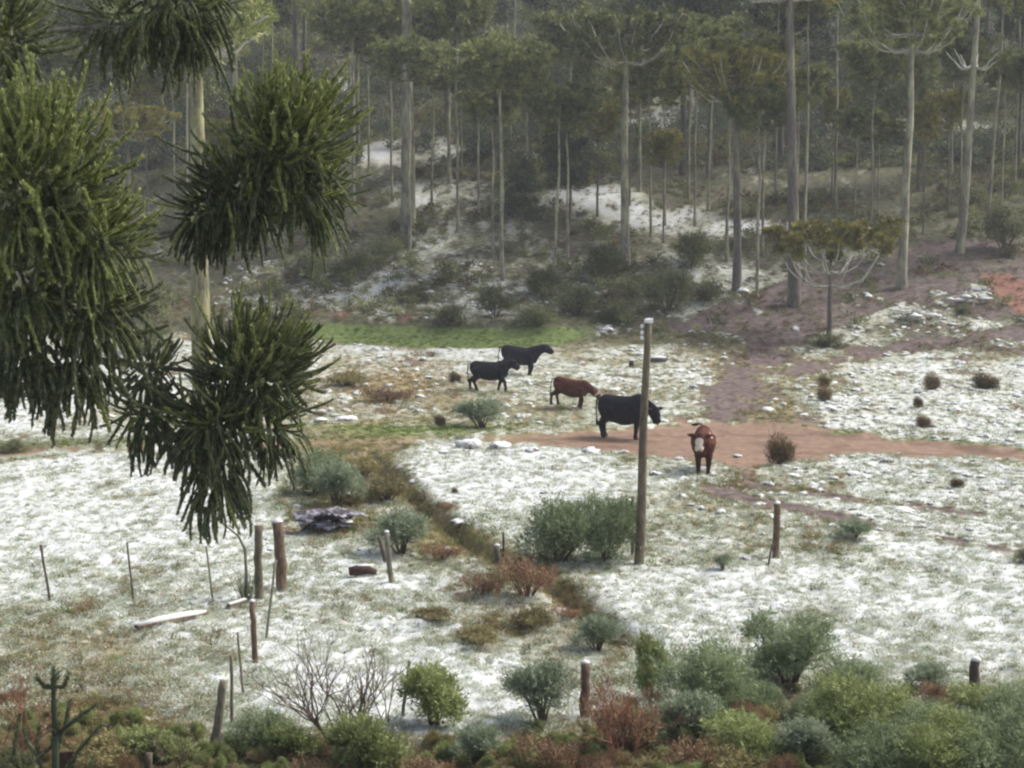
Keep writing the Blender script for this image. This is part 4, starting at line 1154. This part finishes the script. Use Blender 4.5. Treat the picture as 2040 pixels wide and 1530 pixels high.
for a in [(935, 890, 60, 'large snow covered stone on the lower verge of the track', .5), (1000, 892, 55, 'snow covered stone right of the largest verge stone', .4), (1060, 903, 30, 'snow covered stone by the brown gap in the verge', .5),
          (1178, 900, 40, 'white stone under the bull, below the track', .5), (1208, 660, 34, 'snow covered stone left of the pole top', .4), (1584, 658, 18, 'bright white lump under the umbrella tree', .8),
          (1648, 818, 46, 'snow topped stone on the far bank right of the track', .4), (1600, 828, 26, 'smaller snow topped stone beside the far bank one', .4), (690, 838, 52, 'snow covered flat stone left of the cows', .3),
          (640, 842, 30, 'small white stone left of the flat one', .35), (1305, 945, 24, 'white stone right of the pole, below the track', .5), (1480, 585, 26, 'pale stone at the foot of the dark thick trunk', .6),
          (1400, 800, 16, 'small pale stone above the track', .5), (1580, 950, 34, 'snow covered clod below the dark tussock', .4), (1700, 948, 30, 'white clod on the snow below the track', .4),
          (1600, 985, 24, 'small white clod above the reddish rut', .5), (915, 1030, 40, 'white lump on the ditch edge', .3), (1112, 1218, 40, 'pale slab beside the ochre ferns', .2),
          (1800, 1015, 50, 'long white clod right of the reddish rut', .25), (1470, 905, 20, 'white clod close to the brown cow', .5)]:
    rock(a[0], a[1], a[2], a[3], a[4] * .8, 'snowrock', 4)

# snow covered plank
p1, p2 = ground(272, 1257), ground(412, 1228)
d = p2 - p1; L = d.length
b = MB()
hx, hy, hz_ = L / 2, .05, .03
def boxv(hx, hy, hz, c=(0, 0, 0)):
    V = np.array([[x, y, z] for x in (-hx, hx) for y in (-hy, hy) for z in (-hz, hz)]) + np.array(c)
    return V, np.array([[0, 1, 3, 2], [4, 6, 7, 5], [0, 4, 5, 1], [2, 3, 7, 6], [0, 2, 6, 4], [1, 5, 7, 3]]), None
pr = empty('plank', (p1 + p2) / 2 + Vector((0, 0, .08)), math.atan2(d.y, d.x), 1, 'long plank under white snow lying on the grass near the leaning sticks', 'plank')
pr.rotation_euler = (0, -math.atan2(d.z, math.hypot(d.x, d.y)), math.atan2(d.y, d.x))
b.add(*boxv(hx, .07, .025)); b.obj('board', M['post'], pr)
b = MB(); b.add(*tube([[-hx * .98, 0, .03], [-hx * .5, .01, .04], [0, 0, .045], [hx * .5, -.01, .04], [hx * .97, 0, .03]], [.03, .06, .066, .06, .03], 8)); b.obj('snow_layer', M['snow'], pr, True)
p1, p2 = ground(455, 1216), ground(490, 1204); d = p2 - p1
pr = empty('plank', (p1 + p2) / 2 + Vector((0, 0, .07)), math.atan2(d.y, d.x), 1, 'short snowy board by the grass tuft under the near twigs', 'plank')
b = MB(); b.add(*boxv(d.length / 2, .04, .02)); b.obj('board', M['post'], pr)
b = MB(); b.add(*boxv(d.length / 2 * .95, .036, .012, (0, 0, .033))); b.obj('snow_layer', M['snow'], pr)

# dark sheet pile
p = ground(665, 1060)
pile = empty('sheet_pile', p, 0, 1, 'heap of crumpled dark purple sheeting dusted with snow', 'pile')
rs = np.random.RandomState(5)
for i in range(9):
    u, v = np.meshgrid(np.linspace(-.5, .5, 15), np.linspace(-.5, .5, 9), indexing='ij')
    w, l = rs.uniform(.5, .9), rs.uniform(.4, .7)
    z = .02 * np.sin(u * 34) + .12 * (fbm(u * 3 + i, v * 3, i, 2) - .5) + .06 + .3 * (1 - (u * 1.4) ** 2) * .4
    V = np.stack([u * w, v * l, z], -1).reshape(-1, 3)
    k = 9; ii = (np.arange(14)[:, None] * k + np.arange(8)[None, :]).ravel()
    b = MB(); b.add(V, np.stack([ii, ii + k, ii + k + 1, ii + 1], -1))
    o = b.obj('sheet', M['tarp'], pile, True)
    sm = o.modifiers.new('thick', 'SOLIDIFY'); sm.thickness = .012
    o.location = (rs.uniform(-.42, .42), rs.uniform(-.2, .5), .05 * i * .6); o.rotation_euler = (rs.uniform(-.3, .3), rs.uniform(-.25, .25), rs.uniform(-.6, .6))
for i in range(7):
    b = MB(); V, Q, _ = ellipsoid((0, 0, 0), (rs.uniform(.08, .18), rs.uniform(.06, .12), .03), 10, 6); b.add(V, Q)
    o = b.obj('snow_patch', M['snow'], pile, True); o.location = (rs.uniform(-.45, .5), rs.uniform(-.1, .45), .27 + rs.uniform(-.04, .06)); o.rotation_euler = (0, 0, rs.uniform(-.5, .5))

p = ground(722, 1150)
dr = empty('fallen_log', p, math.radians(8), 1, 'dark red-brown hollow log lying on its side beside the small capped post', 'log')  # a log lying on its side
b = MB(); b.add(*tube([[-.26, 0, .08], [-.1, 0, .10], [.1, 0, .10], [.27, 0, .06]], [.085, .10, .09, .05], 12)); b.obj('bark', M['rust_log'], dr, True)
b = MB(); b.add(*ellipsoid((0.05, .03, .19), (.2, .07, .02), 10, 6)); b.obj('snow_cap', M['snow'], dr, True)
p = ground(1312, 722)
o = empty('flat_stone', p, .1, 1, 'flat black slab under snow right of the pole', 'stone')
b = MB(); b.add(*ellipsoid((0, 0, .10), (.42, .3, .12), 14, 7)); b.obj('slab', M['blackstone'], o, True)
b = MB(); b.add(*ellipsoid((0, .1, .22), (.40, .28, .07), 14, 7)); b.obj('snow_cap', M['snow'], o, True)
p = ground(1258, 732)
o = empty('stump', p, .1, 1, 'small black stump with a white top left of the pole', 'stump')
b = MB(); b.add(*tube([[0, 0, -.1], [0, 0, .15], [.01, 0, .27]], [.13, .12, .10], 10)); b.obj('wood', M['blackstone'], o, True)
b = MB(); b.add(*ellipsoid((0.01, .03, .30), (.12, .12, .05), 10, 7)); b.obj('snow_cap', M['snow'], o, True)
# pale heap of cut branches on the right
def brush_heap(px, py, w, label, seed, n=26, mat='limb'):
    rs = np.random.RandomState(seed); p = ground(px, py)
    root = empty('branch_heap', p, 0, 1, label, 'heap', 'heaps of cut branches')
    for i in range(n):
        c = np.array([rs.normal() * w * .35, rs.normal() * w * .25, .12 + rs.uniform(0, .4)]); d = unit(np.array([rs.normal(), rs.normal() * .6, rs.normal() * .45])) * rs.uniform(.35, 1.0)
        b = MB(); b.add(*tube([c - d * .6, c + rs.normal(size=3) * .08, c + d * .6], [.05, .04, .02], 5)); b.obj('branch', M[mat], root, True)
    for i in range(6):
        b = MB(); b.add(*ellipsoid((rs.normal() * w * .4, rs.normal() * w * .3, .2 + rs.uniform(0, .2)), (rs.uniform(.2, .4), rs.uniform(.15, .3), .10), 10, 6)); b.obj('snow_patch', M['snow'], root, True)
brush_heap(1815, 640, 1.6, 'spiky heap of pale cut branches in the snow on the right slope', 3)
brush_heap(1920, 605, 1.8, 'snowier heap of branches just below the bare red earth', 4, 14)
# pale dead branch hanging among the left trees
p = at(205, 300, 60)
b = MB(); a0, a1, a2 = at(165, 255, 60), at(195, 290, 60), at(240, 345, 60)
b.add(*tube([a0 - p, a1 - p, a2 - p], [.09, .13, .10], 7)); b.add(*tube([a1 - p, at(212, 278, 60) - p], [.08, .03], 6))

# ------------------------------------------------------------------ near araucaria at the left: drooping twigs
def twig_mesh(name, seed, L, bend, mat, n=110, leaf=.040, R=.010):
    rs = np.random.RandomState(seed)
    t = np.linspace(0, 1, 9); bend = bend * .55
    P = np.stack([bend * L * t ** 2, .05 * L * np.sin(t * 4 + seed), L * t * (1 - .12 * t)], -1)
    b = MB(); b.add(*tube(P, R * (1.15 - .6 * t), 5, False))
    tt = np.linspace(.03, 1.0, n); B = np.stack([np.interp(tt, t, P[:, i]) for i in range(3)], -1)
    ax = unit(np.gradient(B, axis=0)); an = np.arange(n) * 2.4 + seed
    s1 = unit(np.cross(ax, [0, 1, 0.1])); s2 = np.cross(ax, s1)
    rad = np.cos(an)[:, None] * s1 + np.sin(an)[:, None] * s2
    b.add(*diamonds(B, ax * 1.2 + rad * .85, leaf * (1.2 - .35 * tt) * rs.uniform(.8, 1.2, n), leaf * .5, rs, .4, side=rad))
    # the side argument gives leaves whose faces look outwards
    me = b.mesh(name, mat)
    return me
TW = []
for i in range(8):
    TW.append((twig_mesh('twig', 40 + i, [.30, .34, .38, .44, .32, .36, .42, .54][i], [.12, .22, .3, .36, .05, .25, .32, .3][i], M['near_leaf'], n=62, leaf=.042, R=.016)))
TWB = []
for me in TW:
    m2 = me.copy(); m2.materials[0] = M['near_leaf_lit']; TWB.append(m2)

def frame_for(d, sag):
    z = unit(d); x = np.array([0, 0, -1.0]) if sag else np.array([0, 0, 1.0])
    x = x - z * np.dot(x, z)
    x = unit(x) if np.linalg.norm(x) > 1e-3 else unit(np.cross(z, [0, 1, 0]))
    return np.stack([x, np.cross(z, x), z], 1)

def mesh_arrays(me):
    v = np.zeros(len(me.vertices) * 3, np.float32); me.vertices.foreach_get('co', v)
    q = np.zeros(len(me.polygons) * 4, np.int32); me.loops.foreach_get('vertex_index', q)
    return v.reshape(-1, 3).astype(float), q.reshape(-1, 4)

root = empty('near_araucaria', (-6.6, 15.5, H(-6.6, 15.5)), 0, 1, 'nearest araucaria, its drooping green branch tufts filling the left side', 'tree')
O = np.array(root.location)
b = MB(); b.add(*tube([[0, 0, -.5], [.05, 0, 3], [0, .05, 6], [.05, 0, 9], [0, 0, 13]], [.34, .29, .25, .2, .08], 14)); b.obj('trunk', M['bark'], root, True)
# px, py, distance, radius(m), strands, share of strands coloured as sunlit, flatten, sag bias
CL = [
 (575, 270, 15.0, .68, 420, .8, 0, (.40, 0, .42), .95),
 (480, 370, 15.3, .60, 300, .16, 0, (.05, 0, .0), .9),
 (420, 430, 15.4, .42, 150, .04, 0, (-.30, 0, -.30), .9),
 (620, 390, 15.1, .45, 160, .25, 0, (.45, 0, -.1), .9),
 (510, 730, 14.2, .60, 360, .35, 0, (.35, 0, .40), .95),
 (420, 850, 14.0, .50, 240, .12, 0, (-.10, 0, -.25), .95),
 (430, 960, 14.0, .36, 60, .05, 0, (-.05, 0, -.9), 1.1),
 (290, 830, 14.1, .34, 70, .05, 0, (-.3, 0, -.35), 1.0),
 (540, 860, 14.1, .36, 80, .15, 0, (.40, 0, -.35), .9),
 (70, 350, 13.2, .74, 380, .85, 0, (.25, -.2, .35), 1.0),
 (190, 470, 13.4, .50, 230, .75, 0, (.35, -.2, .15), .95),
 (40, 560, 13.5, .60, 240, .45, 0, (.1, -.2, -.1), 1.0),
 (190, 620, 13.6, .46, 160, .35, 0, (.3, 0, -.1), 1.0),
 (50, 720, 13.5, .42, 70, .05, 0, (0, 0, -.9), 1.2),
 (160, 740, 13.6, .38, 55, .05, 0, (.1, 0, -.8), 1.15),
 (350, 10, 15.8, .66, 260, .25, 0, (.15, 0, -.15), 1.0),
 (230, 50, 16.3, .5, 110, .05, 0, (-.1, 0, -.3), 1.0),
 (0, 70, 14.6, .50, 170, .5, 0, (.2, 0, .2), 1.0),
 (300, 745, 14.3, .32, 100, .1, 0, (.1, 0, -.05), .9),
 (-130, 300, 13.4, .8, 160, .5, 0, (.2, 0, .1), 1.0),
]
arrs = [mesh_arrays(m) for m in TW]
rs = np.random.RandomState(99)
tw_total = 0
for ci, (px, py, D, R, n, bright, zr, bias, ls) in enumerate(CL):
    c = np.array(at(px, py, D)) - O
    # branch from the trunk to the tuft
    q = np.linspace(0, 1, 7)[:, None]
    src = {0: 2, 1: 2, 3: 0, 5: 4, 6: 5, 7: 5, 8: 4, 16: 15, 7 + 1: 4}.get(ci)
    if src is None: s0 = np.array([.05, 0, c[2] - .25 if ci not in (4,) else c[2] + .5])
    else: s0 = np.array(at(*CL[src][:3])) - O
    pth = s0 * (1 - q) + (c - [0, 0, .1]) * q - np.array([0, -.15, .10]) * np.sin(q * math.pi)
    bo = MB(); bo.add(*tube(pth, np.linspace(.045 if src is None else .03, .015, 7), 7, False))
    br = bo.obj('branch', M['limb_dark'], root, True)
    dk, bt = MB(), MB()
    n = int(n * 1.25); Dd = sphere_dirs(n, rs)
    for i in range(n):
        d = Dd[i] * .80 + np.array(bias) * .95
        d = unit(d)
        org = c + unit(Dd[i] + rs.normal(size=3) * .35) * R * rs.uniform(.15, .68)
        tgt = d
        k = rs.randint(8); sag = d[2] < -.15
        if d[2] < -.1: tgt = unit(d + np.array([0, 0, -.6]))
        s = ls * rs.uniform(.75, 1.15) * (R / .8) ** .4 * (1.15 if d[2] < -.3 else 1) * rs.choice([.7, .9, 1.0, 1.15])
        Rm = frame_for(tgt, sag)
        is_lit = rs.rand() < bright * (1.4 if Dd[i][2] > 0 else .5)  # upward strands take the sunlit colour more often, lower ones stay dark
        if tw_total < 290 and (i % 8 == 0) and abs(d[1]) < .75:
            o = link('twig', (TWB if is_lit else TW)[k], br)
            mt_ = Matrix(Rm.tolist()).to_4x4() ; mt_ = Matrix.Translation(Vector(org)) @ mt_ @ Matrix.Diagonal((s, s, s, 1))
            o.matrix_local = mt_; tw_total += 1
        else:
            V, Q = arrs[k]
            (bt if is_lit else dk).add(V @ Rm.T * s + org, Q)
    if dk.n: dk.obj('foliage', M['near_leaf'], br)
    if bt.n: bt.obj('foliage', M['near_leaf_lit'], br)

# sapling stem and grass tuft beneath the near twigs
p = ground(490, 1200)
sp = empty('sapling', p, 0, 1, 'thin bare sapling stem rising from a grass tuft under the near twigs', 'sapling')
b = MB(); b.add(*tube([[0, 0, -.1], [.02, 0, .5], [0, 0, 1.0], [-.12, 0, 1.25], [-.45, .05, 1.5], [-.7, .05, 1.62]], [.035, .03, .027, .022, .015, .008], 7)); b.obj('stem', M['bark_dim'], sp, True)
b = MB(); n = 90; rs = np.random.RandomState(4)
b.add(*diamonds(np.concatenate([rs.normal(size=(n, 2)) * .05, np.zeros((n, 1))], 1), np.concatenate([rs.normal(size=(n, 2)) * .35, np.ones((n, 1))], 1), rs.uniform(.3, .75, n), .014, rs)); b.obj('foliage', M['near_leaf'], sp)

# young araucaria in the lower left corner
def clad(b, path, R, rs, dens=260, leaf=.06):
    P = np.array(path, float); seg = np.linalg.norm(np.diff(P, axis=0), axis=1); L = seg.sum(); n = int(dens * L)
    cu = np.r_[0, np.cumsum(seg)]; tt = np.linspace(0, L, n)
    B = np.stack([np.interp(tt, cu, P[:, i]) for i in range(3)], -1); ax = unit(np.gradient(B, axis=0))
    a = rs.uniform(0, 6.28, n); s1 = unit(np.cross(ax, [.1, 1, .1])); s2 = np.cross(ax, s1); rad = np.cos(a)[:, None] * s1 + np.sin(a)[:, None] * s2
    b.add(*diamonds(B + rad * R * .6, ax * 1.1 + rad * .8, leaf * rs.uniform(.7, 1.2, n), leaf * .33, rs, side=rad))
rs = np.random.RandomState(21)
p = ground(112, 1640)
sg = empty('young_araucaria', p, 0, 1, 'young araucaria with a bare stem and upturned spiky arms in the lower left corner', 'sapling')
sc_ = p.y / F
def pp(px, py): return np.array([(px - 112) * sc_, 0, (1640 - py) * sc_])
b = MB(); pth = [[0, 0, -.2], pp(112, 1560), pp(116, 1450), pp(114, 1400), pp(115, 1312)]; b.add(*tube(pth, [.05, .045, .038, .032, .012], 8)); clad(b, pth[2:], .03, rs, 300, .05); b.obj('stem', M['crown_dark'], sg)
for ps in [[(115, 1350), (135, 1352), (147, 1322)], [(115, 1350), (95, 1350), (83, 1326)], [(114, 1356), (118, 1340), (122, 1325)],
           [(80, 1520), (80, 1470), (85, 1430)], [(80, 1490), (55, 1470), (50, 1435)], [(112, 1570), (90, 1530), (80, 1490)], [(80, 1495), (105, 1480), (118, 1440)],
           [(112, 1580), (150, 1500), (208, 1432)], [(112, 1500), (135, 1430), (148, 1375)], [(120, 1450), (160, 1415), (205, 1385)], [(112, 1600), (170, 1560), (188, 1500)], [(112, 1600), (60, 1550), (30, 1500)],
           [(60, 1545), (30, 1500), (40, 1410)]]:
    b = MB(); q = [pp(*u) + [0, rs.uniform(-.08, .08), 0] for u in ps]; b.add(*tube(q, [.022, .02, .010], 6)); clad(b, q, .022, rs, 330, .052); b.obj('arm', M['near_leaf'], sg)
p = ground(128, 1545)
bx = empty('board_stub', p, .3, 1, 'dark brown board stub standing behind the young araucaria', 'board')
b = MB(); b.add(*boxv(.12, .02, .22, (0, 0, .12))); b.obj('board', M['rust_log'], bx)

# ------------------------------------------------------------------ air
m = bpy.data.materials.new('haze'); m.use_nodes = True; nt = m.node_tree
nt.nodes.remove(nt.nodes['Principled BSDF'])
v = nt.nodes.new('ShaderNodeVolumePrincipled'); v.inputs['Color'].default_value = (.86, .90, .95, 1); v.inputs['Density'].default_value = .00045
v.inputs['Anisotropy'].default_value = 0.0
nt.links.new(v.outputs[0], nt.nodes['Material Output'].inputs['Volume'])
bm = MB(); bm.add(*boxv(560, 265, 42, (0, 190, 38.5))); hzo = bm.obj('haze', m); hzo['kind'] = 'stuff'
hzo['label'] = 'thin cold mist in the air between the camera and the wood'
